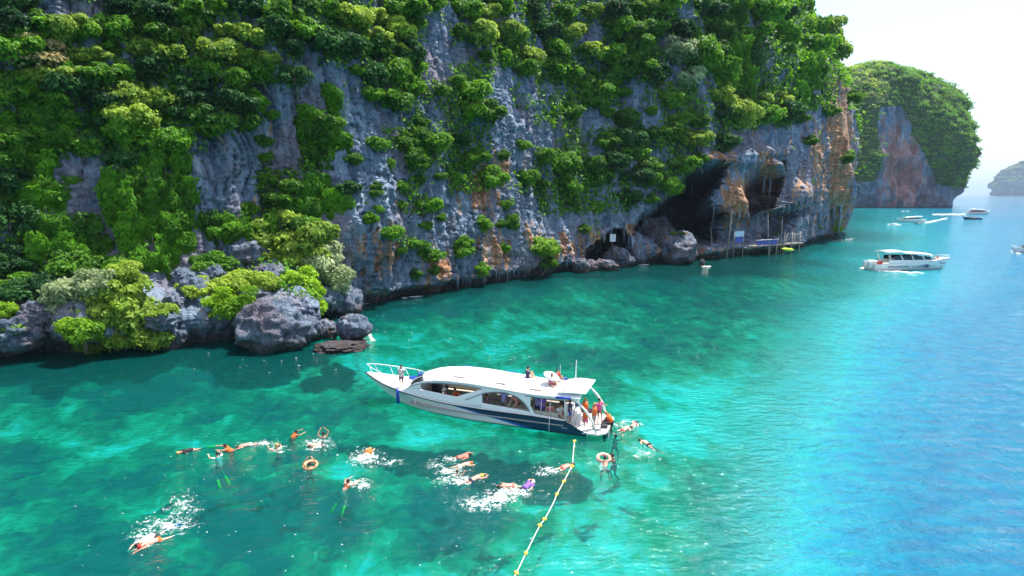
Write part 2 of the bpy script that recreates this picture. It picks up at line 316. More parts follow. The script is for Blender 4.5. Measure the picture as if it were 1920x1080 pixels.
f = mth(t, 'ADD', attr(t, 'sand'), mth(t, 'MULTIPLY', mth(t, 'SUBTRACT', f1, 0.5), 0.75)); f = mth(t, 'ADD', mth(t, 'ADD', f, f3), mth(t, 'MULTIPLY', mth(t, 'SUBTRACT', f2, 0.5), 0.35))
r = ramp(t, [(0.08, (0.03, 0.08, 0.08)), (0.34, (0.08, 0.21, 0.10)), (0.54, (0.22, 0.38, 0.20)), (0.74, (0.50, 0.56, 0.47)), (1.0, (0.70, 0.72, 0.66))]); t.links.new(f, r.inputs[0]); t.links.new(r.outputs[0], b.inputs['Base Color'])
bed.data.materials.append(m)
def axis(a, b, d0, g):
    v = [a]; d = d0
    while v[-1] < b: v.append(v[-1]+d); d = max(d0, d*g) if v[-1] > 60 else d0
    return np.array(v)
ax = axis(0, 40000, 0.55, 1.045); ax = np.r_[-ax[::-1][:-1], ax]; ay = np.r_[-40000, -9000, -2000, -500, -120, -40, -10, axis(4, 45000, 0.5, 1.028)]
X, Y = np.meshgrid(ax, ay, indexing='ij'); dd = np.hypot(X, Y)
fade = 1-sstep(90, 400, dd)
def wave(X, Y): return (1-sstep(90, 400, np.hypot(X, Y)))*(0.05*fbm(X*0.22+Y*0.05, Y*0.34, 0*X, 3, 131)+0.035*fbm(X*0.9, Y*1.2, 0*X, 3, 141, ridge=True))*(0.6+1.0*sstep(0, 40, X))
Zw = wave(X, Y)
water = mesh_np('sea_water', np.stack([X, Y, Zw], -1).reshape(-1, 3), grid_faces(*X.shape)); tag(water, kind='structure')
shore_w = np.full(X.shape, 1e9)
for q in dense[::20]: shore_w = np.minimum(shore_w, np.hypot(X-q[0], Y-q[1]))
qx, qy, _ = proj(np.stack([X, Y, 0*X], -1))
# how blue / deep: 0 turquoise shallows .. 1 open sea
edge = np.interp(qy, [363, 400, 440, 480, 520, 600, 700, 800, 900, 1000, 1080], [1500, 1700, 1730, 1720, 1710, 1640, 1600, 1560, 1520, 1500, 1490])
deepv = sstep(-300, 260, qx-edge+60*fbm(X*0.05, Y*0.05, 0*X, 3, 151))
deepv = np.where((Y < 4) | (qy < 366), 1, deepv)
fattr(water.data, 'deep', deepv)
m = bpy.data.materials.new('sea_water'); m.use_nodes = True; t = m.node_tree; t.nodes.clear(); o = N(t, 'ShaderNodeOutputMaterial')
g = N(t, 'ShaderNodeNewGeometry'); Pn = g.outputs['Position']
w1 = tnoise(t, Pn, 0.55, 4, 0.6, (0.55, 1.0, 1)); w2 = tnoise(t, Pn, 2.3, 5, 0.6, (0.6, 1.0, 1)); w3 = tnoise(t, Pn, 0.11, 3, 0.5, (0.6, 1.0, 1))
vm = N(t, 'ShaderNodeVectorMath', operation='LENGTH'); t.links.new(Pn, vm.inputs[0]); dd_ = vm.outputs['Value']
df = N(t, 'ShaderNodeMapRange'); t.links.new(dd_, df.inputs[0]); df.inputs[1].default_value = 60; df.inputs[2].default_value = 600; df.inputs[3].default_value = 1.0; df.inputs[4].default_value = 0.5
dp = attr(t, 'deep')
hh = mth(t, 'ADD', mth(t, 'MULTIPLY', w1, 0.62), mth(t, "MULTIPLY", w2, 0.60)); hh = mth(t, 'ADD', hh, mth(t, 'MULTIPLY', w3, 1.0))
bp = N(t, 'ShaderNodeBump'); bp.inputs['Strength'].default_value = 1.0
t.links.new(hh, bp.inputs['Height']); bdist = mth(t, 'MULTIPLY', mth(t, 'ADD', 0.26, mth(t, 'MULTIPLY', dp, 0.40)), df.outputs[0]); t.links.new(bdist, bp.inputs['Distance'])
fr = N(t, 'ShaderNodeFresnel'); fr.inputs['IOR'].default_value = 1.33; t.links.new(bp.outputs[0], fr.inputs['Normal'])
gl = N(t, 'ShaderNodeBsdfGlossy'); gl.inputs['Roughness'].default_value = 0.07; t.links.new(bp.outputs[0], gl.inputs['Normal'])
tr = N(t, 'ShaderNodeBsdfTransparent'); tr.inputs[0].default_value = (0.09, 0.76, 0.79, 1)
di = N(t, 'ShaderNodeBsdfDiffuse'); t.links.new(bp.outputs[0], di.inputs['Normal'])
wp = tnoise(t, Pn, 1.1, 7, 0.68, (0.45, 1, 1)); dp2 = mth(t, 'ADD', mth(t, 'MULTIPLY', dp, 0.86), mth(t, 'MULTIPLY', mth(t, 'SUBTRACT', wp, 0.5), 1.2), clamp=True)  # noise paints the ripples' light and dark into the body colour
dc = ramp(t, [(0.0, (0.003, 0.25, 0.235)), (0.4, (0.002, 0.27, 0.30)), (0.65, (0.002, 0.19, 0.31)), (1.0, (0.002, 0.115, 0.245))]); t.links.new(dp2, dc.inputs[0]); t.links.new(dc.outputs[0], di.inputs[0])
op = mth(t, 'ADD', 0.17, mth(t, 'MULTIPLY', dp, 1.6), clamp=True)
body = N(t, 'ShaderNodeMixShader'); t.links.new(op, body.inputs[0]); t.links.new(tr.outputs[0], body.inputs[1]); t.links.new(di.outputs[0], body.inputs[2])
fin = N(t, 'ShaderNodeMixShader'); t.links.new(fr.outputs[0], fin.inputs[0]); t.links.new(body.outputs[0], fin.inputs[1]); t.links.new(gl.outputs[0], fin.inputs[2])
t.links.new(fin.outputs[0], o.inputs[0]); water.data.materials.append(m)
deepfloor = mesh_np('deep_seabed', [(-45000, -45000, -26), (45000, -45000, -26), (45000, 45000, -26), (-45000, 45000, -26)], [(0, 1, 2, 3)], [mat('deep_sand', (0.03, 0.12, 0.13), 1.0)]); tag(deepfloor, kind='structure')
# ------------------------------------------------------------------ far headland and far island
def ring_isle(name, cx, cy, levels, nu, nv, seed, amp, rmul=(1, 1), rot=0.0):
    zs = np.array([l[0] for l in levels], float); rs = np.array([l[1] for l in levels], float)
    th = np.linspace(0, 2*math.pi, nu, endpoint=False)[:, None]; tv = np.linspace(0, 1, nv)[None]
    zz = -6+(zs[-1]+6)*np.minimum(tv*1.12, 1); R = np.interp(zz, zs, rs); R = np.where(tv*1.12 > 1, R*(1-(tv*1.12-1)/0.12), R)
    c, s = np.cos(th), np.sin(th)
    am = amp*np.clip(R/40, 0, 1)
    R = R+am*(fbm(c*2.2+9, s*2.2, zz*0.012, 4, seed, ridge=True)-0.35)+am*0.28*fbm(c*9, s*9, zz*0.03, 4, seed+7, ridge=True)+am*0.08*fbm(c*34, s*34, zz*0.1, 3, seed+9)
    x = R*c*rmul[0]; y = R*s*rmul[1]; cr_, sr_ = math.cos(rot), math.sin(rot)
    zz = zz+np.where(tv*1.12 > 1, 0.06*zs[-1]*fbm(x*0.02, y*0.02, 0*x, 4, seed+3)+(tv*1.12-1)/0.12*0.04*zs[-1], 0)
    Pq = np.stack([cx+x*cr_-y*sr_, cy+x*sr_+y*cr_, zz*np.ones_like(x)], -1)
    i = np.arange(nu*nv).reshape(nu, nv); j = np.roll(i, -1, 0)
    F = np.stack([i[:, :-1], j[:, :-1], j[:, 1:], i[:, 1:]], -1).reshape(-1, 4)
    return Pq, F
Pf, Ff = ring_isle('x', 430, 790, [(-6, 118), (0, 121), (25, 120), (60, 130), (92, 127), (122, 114), (140, 100), (154, 84), (163, 64)], 620, 170, 201, 24)
def green_attr():
    m = M_FARROCK.copy(); m.name = 'headland_rock'; t = m.node_tree; b = t.nodes['Principled BSDF']; src = b.inputs['Base Color'].links[0].from_socket
    g = N(t, 'ShaderNodeNewGeometry'); n2 = tnoise(t, g.outputs['Position'], 0.08, 6, 0.7); r = ramp(t, [(0.3, (0.015, 0.045, 0.012)), (0.7, (0.07, 0.13, 0.02))]); t.links.new(n2, r.inputs[0])
    f = mth(t, 'ADD', attr(t, 'veg'), mth(t, 'MULTIPLY', mth(t, 'SUBTRACT', n2, 0.5), 0.8)); rr = ramp(t, [(0.44, (0, 0, 0)), (0.56, (1, 1, 1))]); t.links.new(f, rr.inputs[0]); t.links.new(mixc(t, rr.outputs[0], src, r.outputs[0]), b.inputs['Base Color']); return m
head = mesh_np('headland', Pf.reshape(-1, 3), Ff, [green_attr()]); tag(head, kind='structure')
hx, hy, _ = proj(Pf); fattr(head.data, 'warm', 0.12+0.85*np.exp(-(((hx-1695)/48)**2+((hy-320)/90)**2)))
def green_rock(name, ga, gb):
    m = M_FARROCK.copy(); m.name = name; t = m.node_tree; b = t.nodes['Principled BSDF']; src = b.inputs['Base Color'].links[0].from_socket
    g = N(t, 'ShaderNodeNewGeometry'); n = tnoise(t, g.outputs['Position'], 0.012, 6, 0.65); n2 = tnoise(t, g.outputs['Position'], 0.05, 6, 0.7)
    r = ramp(t, [(0.3, ga), (0.7, gb)]); t.links.new(n2, r.inputs[0])
    sx = N(t, 'ShaderNodeSeparateXYZ'); t.links.new(g.outputs['Normal'], sx.inputs[0])
    f = mth(t, 'ADD', mth(t, 'MULTIPLY', n, 1.4), mth(t, 'MULTIPLY', sx.outputs[2], 0.9)); rr = ramp(t, [(0.72, (0, 0, 0)), (0.86, (1, 1, 1))]); t.links.new(f, rr.inputs[0])
    t.links.new(mixc(t, rr.outputs[0], src, r.outputs[0]), b.inputs['Base Color']); return m
M_HAZEG = green_rock('hazy_green_rock', (0.02, 0.05, 0.02), (0.06, 0.11, 0.03))
Pi2, Fi2 = ring_isle('x', 4466, 4850, [(-6, 430), (0, 430), (80, 425), (140, 400), (210, 350), (280, 235), (310, 130)], 420, 110, 239, 60)
isl2 = mesh_np('far_island', Pi2.reshape(-1, 3), Fi2, [M_HAZEG]); tag(isl2, kind='structure'); fattr(isl2.data, 'warm', np.full(len(isl2.data.vertices), 0.1))
# ------------------------------------------------------------------ leaves
def leaves_from(C, Nn, size, jitter=0.6, aspect=0.62, up=0.35, rng=RNG):
    """one kite-shaped leaf cluster quad per point"""
    n = len(C); nr = Nn+jitter*rng.normal(size=(n, 3)); nr[:, 2] += up; nr /= np.linalg.norm(nr, axis=1)[:, None]
    a = rng.normal(size=(n, 3)); a -= (a*nr).sum(1)[:, None]*nr; a /= np.linalg.norm(a, axis=1)[:, None]; b = np.cross(nr, a)
    s = (size*rng.uniform(0.65, 1.35, n))[:, None] if np.isscalar(size) else (size*rng.uniform(0.7, 1.3, n))[:, None]
    V = np.stack([C-a*s, C+b*s*aspect+nr*s*0.15, C+a*s, C-b*s*aspect+nr*s*0.15], 1).reshape(-1, 3)
    return V, np.arange(4*n).reshape(n, 4)
def crown_mesh(name, seed, lobes=15, leaves=3400, flat=0.75, leaf=0.085, style='T'):
    rng = np.random.default_rng(seed); C = []; Nn = []; lv = []
    for k in range(lobes):
        while True:
            c = rng.uniform(-1, 1, 3)
            if np.linalg.norm(c) < 1: break
        c = c*np.array([0.72, 0.72, 0.55*flat]); r = rng.uniform(0.24, 0.46)*(1 if lobes < 20 else .72)*(1.1-0.35*np.linalg.norm(c)); m = int(leaves/lobes)
        d = rng.normal(size=(m, 3)); d /= np.linalg.norm(d, axis=1)[:, None]; d[:, 2] = np.where((d[:, 2] < -0.15) & (rng.random(m) < 0.7), -d[:, 2], d[:, 2])
        rr = r*rng.uniform(0.72, 1.06, m)[:, None]*(1+0.22*vnoise(d[:, 0]*3, d[:, 1]*3, d[:, 2]*3+k, seed))[:, None]
        C.append(c+d*rr*np.array([1.15, 1.15, 0.75])); Nn.append(d); lv.append(np.full(m, rng.random()*0.6)+rng.random(m)*0.4)
    C = np.vstack(C); Nn = np.vstack(Nn); lv = np.concatenate(lv)
    V, F = leaves_from(C, Nn, leaf, 0.55, rng=rng); return V, F, np.repeat(lv, 4)
def creeper_mesh(seed, leaves=3800, leaf=0.085):
    """curtain hanging down: unit half width 1, height -2.2..+0.6, bulging out of the wall (+X is out)"""
    rng = np.random.default_rng(seed); C = []; Nn = []; lv = []
    ns = 13
    for k in range(ns):
        y0 = rng.uniform(-0.8, 0.8); top = rng.uniform(0.1, 0.6); bot = -rng.uniform(0.7, 2.3)*(1-0.5*abs(y0)); m = leaves//ns
        z = top+(bot-top)*rng.random(m)**0.85; wd = 0.17+0.11*np.sin(z*5+k)+0.1*(z > -0.2); ang = rng.uniform(-1.6, 1.6, m)
        y = y0+wd*np.sin(ang)+0.08*np.sin(z*3+k*2); x = wd*np.cos(ang)*0.8+0.22*np.clip(z+0.9, 0, 1)+rng.uniform(0, 0.1)
        C.append(np.stack([x, y, z], 1)); Nn.append(np.stack([np.cos(ang), np.sin(ang), 0*ang+0.1], 1)); lv.append(np.full(m, rng.random()*0.6)+rng.random(m)*0.4)
    C = np.vstack(C); Nn = np.vstack(Nn); V, F = leaves_from(C, Nn, leaf, 0.5, rng=rng); return V, F, np.repeat(np.concatenate(lv), 4)
def store_mesh(name, V, F, lv, m):
    o = mesh_np(name, V, F, [m], smooth=False); fattr(o.data, 'lv', lv); me = o.data; bpy.data.objects.remove(o); return me
def tube_np(pts, rad, n=6, cap=True):
    P = np.array(pts, float); V = []; 
    for i, p in enumerate(P):
        d = P[min(i+1, len(P)-1)]-P[max(i-1, 0)]; d = d/(np.linalg.norm(d)+1e-9); a = np.cross(d, [0.3, 0.1, 0.95] if abs(d[2]) < 0.95 else [1, 0, 0]); a /= np.linalg.norm(a); b = np.cross(d, a)
        r = rad[i] if hasattr(rad, '__len__') else rad
        for k in range(n):
            t_ = 2*math.pi*k/n; V.append(p+r*(math.cos(t_)*a+math.sin(t_)*b))
    F = [(i*n+k, i*n+(k+1) % n, (i+1)*n+(k+1) % n, (i+1)*n+k) for i in range(len(P)-1) for k in range(n)]
    return np.array(V), F
def join_np(parts):
    V = []; F = []; o = 0
    for v, f in parts: V.append(v); F += [tuple(a+o for a in q) for q in f]; o += len(v)
    return np.vstack(V), F
CROWN = {}
for s_ in 'TDLYWO':
    CROWN[s_] = []
    for k in range(4):
        V, F, lv = crown_mesh(s_, 300+ord(s_)*7+k, lobes=(9, 16, 19, 24)[k], leaves=(1500, 3400, 3400, 2600)[k], leaf={'W': 0.062, 'L': 0.078, 'O': 0.06}.get(s_, 0.082), flat=0.8 if s_ != 'L' else 0.6)
        CROWN[s_].append(store_mesh('crown', V, F, lv, LM[s_]))
CROWN['V'] = [store_mesh('foliage', *creeper_mesh(400+k), LM['V']) for k in range(5)]
TRUNK = []
for k in range(3):
    rng = np.random.default_rng(500+k); prt = [tube_np([(-0.75, 0, -1.0), (-0.5, 0.03, -0.75), (-0.22, rng.uniform(-.1, .1), -0.45), (0, 0, -0.1), (0.05, 0.05, 0.3)], [0.085, 0.07, 0.06, 0.045, 0.02])]
    for j in range(6):
        a_ = rng.uniform(0, 6.28); e = np.array([math.cos(a_)*0.6, math.sin(a_)*0.6, rng.uniform(0.0, 0.4)]); st = np.array([-0.2, 0, -0.42])+rng.uniform(0, 0.4)*np.array([0.4, 0, 0.7])
        prt.append(tube_np([st, (st+e)/2+np.array([0, 0, 0.06]), e], [0.035, 0.025, 0.008], 5))
    V, F = join_np(prt); bm = mesh_np('trunk', V, np.array(F), [M_BARK]); TRUNK.append(bm.data); bpy.data.objects.remove(bm)
STEM = []
for k in range(2):
    rng = np.random.default_rng(520+k); prt = []
    for j in range(7):
        y0 = rng.uniform(-0.7, 0.7); prt.append(tube_np([(0.0, y0, 0.45), (0.06, y0+0.05, -0.3), (0.03, y0-0.04, -1.3)], [0.02, 0.014, 0.006], 4))
    V, F = join_np(prt); bm = mesh_np('stem', V, np.array(F), [M_BARK]); STEM.append(bm.data); bpy.data.objects.remove(bm)
# ------------------------------------------------------------------ the plants on the wall: 40 px cells read off the photograph
# 0 bare rock, 1 mid green tree, 2 dark tree, 3 light tree (sunlight on crowns painted as paler leaf), 4 pale tree, 5 orange tinted tree, 6 lime bush, 7 small bush, 8 hanging creeper
GRID = [
  [1, 0, 0, 0, 0, 1, 1, 1, 1, 1, 1, 1, 1, 1, 1, 1, 3, 3, 1, 1, 1, 1, 3, 1, 1, 1, 1, 3, 1, 1, 3, 1, 1, 2, 2, 1, 2, 1, 1, 1],
  [1, 1, 3, 3, 1, 1, 1, 1, 3, 3, 3, 3, 2, 2, 1, 1, 3, 3, 3, 1, 0, 1, 3, 3, 1, 1, 3, 1, 1, 1, 1, 1, 1, 1, 2, 1, 1, 2, 3, 1],
  [1, 1, 5, 3, 3, 1, 3, 2, 3, 3, 3, 3, 3, 2, 0, 2, 1, 1, 3, 2, 0, 0, 1, 1, 3, 1, 1, 3, 1, 1, 1, 4, 1, 1, 2, 1, 1, 1, 3, 3, 1],
  [1, 3, 3, 1, 1, 1, 2, 2, 1, 1, 1, 1, 1, 2, 0, 0, 7, 1, 1, 1, 0, 1, 1, 0, 1, 1, 1, 1, 1, 1, 1, 0, 4, 1, 1, 2, 1, 1, 1, 3, 1, 1],
  [1, 8, 1, 1, 2, 3, 3, 3, 3, 2, 2, 1, 0, 0, 0, 8, 1, 1, 1, 1, 1, 1, 0, 0, 1, 1, 1, 1, 1, 7, 1, 1, 1, 3, 1, 3, 3, 1, 1, 7, 3, 1],
  [8, 8, 1, 7, 2, 2, 3, 1, 2, 2, 1, 1, 7, 0, 8, 1, 0, 0, 0, 1, 1, 1, 1, 0, 0, 1, 1, 0, 7, 1, 7, 1, 1, 1, 3, 1, 1, 7, 7, 0, 3, 1, 1],
  [1, 8, 8, 1, 2, 1, 1, 8, 1, 7, 0, 0, 7, 0, 8, 8, 0, 7, 1, 1, 1, 1, 1, 0, 7, 0, 1, 1, 1, 1, 1, 1, 3, 1, 0, 0, 0, 7, 0, 0, 7, 1, 1],
  [1, 8, 8, 0, 0, 1, 8, 8, 8, 0, 0, 0, 7, 0, 8, 0, 7, 0, 7, 1, 1, 1, 1, 7, 0, 1, 1, 1, 1, 1, 1, 1, 7, 0, 0, 0, 0, 0, 0, 7, 7],
  [1, 0, 8, 0, 0, 8, 8, 8, 8, 0, 0, 0, 1, 1, 8, 0, 0, 7, 7, 1, 7, 1, 1, 0, 1, 1, 1, 1, 1, 1, 1, 1],
  [1, 8, 8, 0, 0, 8, 8, 8, 8, 0, 0, 7, 1, 1, 8, 8, 0, 7, 7, 1, 7, 0, 0, 7, 0, 1, 1, 1, 1, 1, 7],
  [2, 8, 8, 8, 0, 0, 8, 8, 8, 8, 1, 1, 1, 1, 1, 0, 0, 7, 0, 7, 7, 0, 7, 7, 7, 0, 0, 7, 0, 0, 0],
  [2, 8, 8, 8, 8, 0, 8, 8, 8, 7, 0, 1, 1, 1, 1, 0, 0, 0, 7, 7, 0, 7, 0, 7, 0, 7, 0, 0, 7],
  [2, 2, 1, 1, 1, 7, 8, 8, 0, 0, 7, 1, 1, 1, 1, 7, 0, 0, 0, 7, 7, 0, 7, 0, 0, 7],
  [1, 1, 1, 1, 7, 7, 0, 0, 0, 7, 7, 1, 1, 1, 1, 7],
]
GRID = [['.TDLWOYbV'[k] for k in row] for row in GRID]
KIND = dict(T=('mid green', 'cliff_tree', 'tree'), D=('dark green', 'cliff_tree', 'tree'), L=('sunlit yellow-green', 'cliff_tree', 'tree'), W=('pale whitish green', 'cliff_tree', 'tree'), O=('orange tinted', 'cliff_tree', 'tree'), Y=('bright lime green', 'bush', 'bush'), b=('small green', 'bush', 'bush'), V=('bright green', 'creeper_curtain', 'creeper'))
plants = []
def put_plant(ch, P_, r, px_, py_, zs=1.0, outward=None, lab=None):
    """P_ world centre of the crown; r crown radius in metres"""
    kcol, nm, cat = KIND[ch]; crown_k = 'T' if ch == 'b' else ch
    if ch == 'T' and random.random() < 0.16: crown_k = 'D'
    az = math.atan2(outward.y, outward.x) if outward else random.uniform(0, 6.28)
    root = empty(nm, P_, az if ch == 'V' else az+random.uniform(-0.5, 0.5)); root.scale = (r, r*random.uniform(0.9, 1.15), r*zs)
    me = random.choice(CROWN[crown_k]); c = bpy.data.objects.new('foliage' if ch == 'V' else 'crown', me); link(c); c.parent = root
    if ch != 'V': c.rotation_euler = (0, 0, random.uniform(0, 6.28))
    tk = bpy.data.objects.new('stem' if ch == 'V' else 'trunk', random.choice(STEM if ch == 'V' else TRUNK)); link(tk); tk.parent = root
    root['category'] = cat
    if lab: root['label'] = lab
    else: plants.append((root, ch, px_, py_, r*FPX/max(10, (P_-CO).length)))
    return root
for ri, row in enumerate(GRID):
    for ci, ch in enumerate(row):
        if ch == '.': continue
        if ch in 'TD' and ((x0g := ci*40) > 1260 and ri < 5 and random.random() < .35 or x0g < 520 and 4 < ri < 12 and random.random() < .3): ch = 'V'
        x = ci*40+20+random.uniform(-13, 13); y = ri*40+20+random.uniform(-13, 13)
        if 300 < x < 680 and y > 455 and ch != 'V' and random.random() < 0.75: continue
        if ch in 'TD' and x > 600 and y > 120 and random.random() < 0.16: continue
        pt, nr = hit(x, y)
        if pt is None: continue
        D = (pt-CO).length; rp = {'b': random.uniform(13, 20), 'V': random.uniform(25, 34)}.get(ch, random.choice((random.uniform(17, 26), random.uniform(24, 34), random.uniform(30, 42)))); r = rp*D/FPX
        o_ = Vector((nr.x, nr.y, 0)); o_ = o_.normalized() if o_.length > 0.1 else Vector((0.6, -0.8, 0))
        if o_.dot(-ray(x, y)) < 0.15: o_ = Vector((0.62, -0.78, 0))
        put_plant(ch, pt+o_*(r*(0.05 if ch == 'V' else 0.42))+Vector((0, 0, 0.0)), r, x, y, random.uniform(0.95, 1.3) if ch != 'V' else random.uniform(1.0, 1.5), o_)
# undergrowth: small-leaved cover hugging the wall between the trees
ok = (px > -60) & (px < 1640) & (py > -120) & (py < 600)
gi = np.clip((py/40).astype(int), 0, len(GRID)-1); gj = np.clip((px/40).astype(int), 0, 60)
cm = np.zeros((len(GRID), 61)); 
for a_, row in enumerate(GRID):
    for b_, ch in enumerate(row): cm[a_, b_] = {'.': 0, 'b': 0.25, 'V': 0.5}.get(ch, 0.8)
cover = cm[gi, gj]; cover = np.where(px > 640, cover*0.8, cover); cover = np.where(py > 560, 0, cover); cover = np.where(py < 0, 0.9, cover)
nzv = fbm(P[..., 0]*0.22, P[..., 1]*0.22, P[..., 2]*0.22, 4, 701)
prob = np.clip((cover+0.75*nzv-0.42)*2.2, 0, 1)*ok*(P[..., 2] > 3)
cellw = np.ones_like(prob); cellw[:, NV:] = 4; pr_ = prob.ravel()*cellw.ravel(); idx = RNG.choice(len(pr_), 105000, p=pr_/pr_.sum())
du = np.gradient(P, axis=0); dv_ = np.gradient(P, axis=1); nn_ = np.cross(du, dv_); nn_ /= (np.linalg.norm(nn_, axis=2)[..., None]+1e-9)
nn_ = nn_.reshape(-1, 3)[idx]; outn = np.stack([NX, NY, 0*NX], -1)[idx//NV2]; nn_ = np.where((nn_*outn).sum(1)[:, None] < 0, -nn_, nn_)
Pc = P.reshape(-1, 3)[idx]; dz_ = np.linalg.norm(Pc-np.array([0, 0, CAMH]), axis=1)
Pc = Pc+RNG.normal(size=Pc.shape)*0.25*(dz_/70)[:, None]+nn_*RNG.uniform(0.02, 0.5, len(Pc))[:, None]*(dz_/70)[:, None]
V, F = leaves_from(Pc, nn_, 0.0034*dz_, 0.6, up=0.5)
ug = mesh_np('undergrowth', V, F, [LM['T'], LM['V'], LM['D']], smooth=False); tag(ug, 'low leafy green undergrowth covering the ledges of the cliff', 'undergrowth', kind='stuff')
fattr(ug.data, 'lv', np.repeat(RNG.random(len(Pc)), 4)); mi = np.where(fbm(Pc[:, 0]*0.08, Pc[:, 1]*0.08, Pc[:, 2]*0.08, 2, 55) > 0.05, 1, 0); mi = np.where(RNG.random(len(Pc)) < 0.2, 2, mi)
ug.data.polygons.foreach_set('material_index', mi.astype(np.int32))
# forest on the far headland: a mass, one object
fr_ = (Pf[..., 2] > 4); fx_, fy_ = hx, hy
rockp = poly_dist(fx_, fy_, [(1655,205),(1690,200),(1712,250),(1740,300),(1752,345),(1765,392),(1600,396),(1600,345),(1640,340),(1655,290),(1648,250)])
band = sstep(335, 360, fy_)
fn = fbm(Pf[..., 0]*0.03, Pf[..., 1]*0.03, Pf[..., 2]*0.03, 4, 801)
facing = ((Pf[..., 0]-430)*(0-430)+(Pf[..., 1]-790)*(0-790) > -141*141*3.2)
pf_ = (np.clip(1.1-sstep(-12, 10, rockp+14*fn)*1.2-band*1.15+0.5*fn, 0, 1)*fr_*facing).ravel(); pf_[pf_ < 0.25] = 0
fattr(head.data, 'veg', pf_); idx = RNG.choice(len(pf_), 4200, p=pf_/pf_.sum()); cc = Pf.reshape(-1, 3)[idx]
Vb = []; lvb = []; Nb = []; Cb = []
for k in range(len(cc)):
    r = RNG.uniform(2.4, 6.4); m_ = 40; d = RNG.normal(size=(m_, 3)); d /= np.linalg.norm(d, axis=1)[:, None]; d[:, 2] = np.abs(d[:, 2])*0.9-0.1
    Cb.append(cc[k]+d*r*np.array([1, 1, 0.8])*RNG.uniform(0.75, 1.05, m_)[:, None]); Nb.append(d); lvb.append(np.full(m_, RNG.random()*0.75)+0.25*RNG.random(m_))
V, F = leaves_from(np.vstack(Cb), np.vstack(Nb), 0.95, 0.35)
fo = mesh_np('forest', V, F, [LM['T'], LM['L']], smooth=False); fattr(fo.data, 'lv', np.repeat(np.concatenate(lvb), 4)); tag(fo, 'mass of trees covering the far headland round its pink rock face', 'forest', kind='stuff')
lft = np.repeat((proj(cc)[0] < 1650+30*fbm(cc[:, 0]*.02, cc[:, 1]*.02, cc[:, 2]*.02, 2, 9)) & (RNG.random(len(cc)) < 0.6), 40).astype(np.int32); fo.data.polygons.foreach_set('material_index', lft)  # paler leaf on the left paints that slope as sunlit
# ------------------------------------------------------------------ solid builders
def obj_np(name, V, F, m, parent=None, smooth=True):
    me = bpy.data.meshes.new(name); me.from_pydata([tuple(map(float, v)) for v in V], [], [tuple(int(a) for a in f) for f in F]); me.materials.append(m)
    me.polygons.foreach_set('use_smooth', np.full(len(me.polygons), smooth)); me.update()
    o = bpy.data.objects.new(name, me); link(o)
    if parent: o.parent = parent
    return o
def box_np(c, s, rz=0.0, tilt=0.0, bev=0.0):
    x, y, z = [v/2 for v in s]; b = min(bev, x*0.9, y*0.9)
    ring = [(-x+b, -y), (x-b, -y), (x, -y+b), (x, y-b), (x-b, y), (-x+b, y), (-x, y-b), (-x, -y+b)] if b > 0 else [(-x, -y), (x, -y), (x, y), (-x, y)]
    n = len(ring); V = np.array([(a, d, -z) for a, d in ring]+[(a, d, z) for a, d in ring], float)
    R = np.array(Euler((0, tilt, rz)).to_matrix()); V = V@R.T+np.array(c)
    return V, [tuple(range(n))[::-1], tuple(range(n, 2*n))]+[(k, (k+1) % n, (k+1) % n+n, k+n) for k in range(n)]
def tube_c(pts, rad, n=8):
    V, F = tube_np(pts, rad, n); m = len(pts); return V, F+[tuple(range(n))[::-1], tuple(range((m-1)*n, m*n))]
def tubeo(name, pts, rad, m, parent=None, n=8): V, F = tube_c(pts, rad, n); return obj_np(name, V, F, m, parent)
def boxo(name, c, s, m, parent=None, rz=0.0, tilt=0.0, bev=0.0): V, F = box_np(c, s, rz, tilt, bev); return obj_np(name, V, F, m, parent, False)
def ell_np(c, r, nu=12, nv=8, R=None):
    V = [];
    for j in range(1, nv):
        ph = math.pi*j/nv
        for i in range(nu): th = 2*math.pi*i/nu; V.append((r[0]*math.sin(ph)*math.cos(th), r[1]*math.sin(ph)*math.sin(th), r[2]*math.cos(ph)))
    V += [(0, 0, r[2]), (0, 0, -r[2])]; V = np.array(V)
    if R is not None: V = V@np.array(R).T
    F = [((j)*nu+i, (j+1)*nu+i, (j+1)*nu+(i+1) % nu, j*nu+(i+1) % nu) for j in range(nv-2) for i in range(nu)]
    a = (nv-1)*nu; F += [(a, i, (i+1) % nu) for i in range(nu)]+[(a+1, (nv-2)*nu+(i+1) % nu, (nv-2)*nu+i) for i in range(nu)]
    return V+np.array(c), F
def lathe_np(prof, n=16, c=(0, 0, 0)):
    V = [(r*math.cos(2*math.pi*k/n)+c[0], r*math.sin(2*math.pi*k/n)+c[1], z+c[2]) for r, z in prof for k in range(n)]
    F = [(i*n+k, i*n+(k+1) % n, (i+1)*n+(k+1) % n, (i+1)*n+k) for i in range(len(prof)-1) for k in range(n)]; return np.array(V), F
def loft(name, secs, m, parent=None, closed=False, smooth=True, flip=False):
    nv = len(secs[0]); V = [p for s_ in secs for p in s_]; F = []
    for i in range(len(secs)-1):
        for k in range(nv if closed else nv-1):
            q = (i*nv+k, i*nv+(k+1) % nv, (i+1)*nv+(k+1) % nv, (i+1)*nv+k); F.append(q[::-1] if flip else q)
    return obj_np(name, V, F, m, parent, smooth)
def solid(o, th, off=-1.0):
    md = o.modifiers.new('thickness', 'SOLIDIFY'); md.thickness = th; md.offset = off; return o
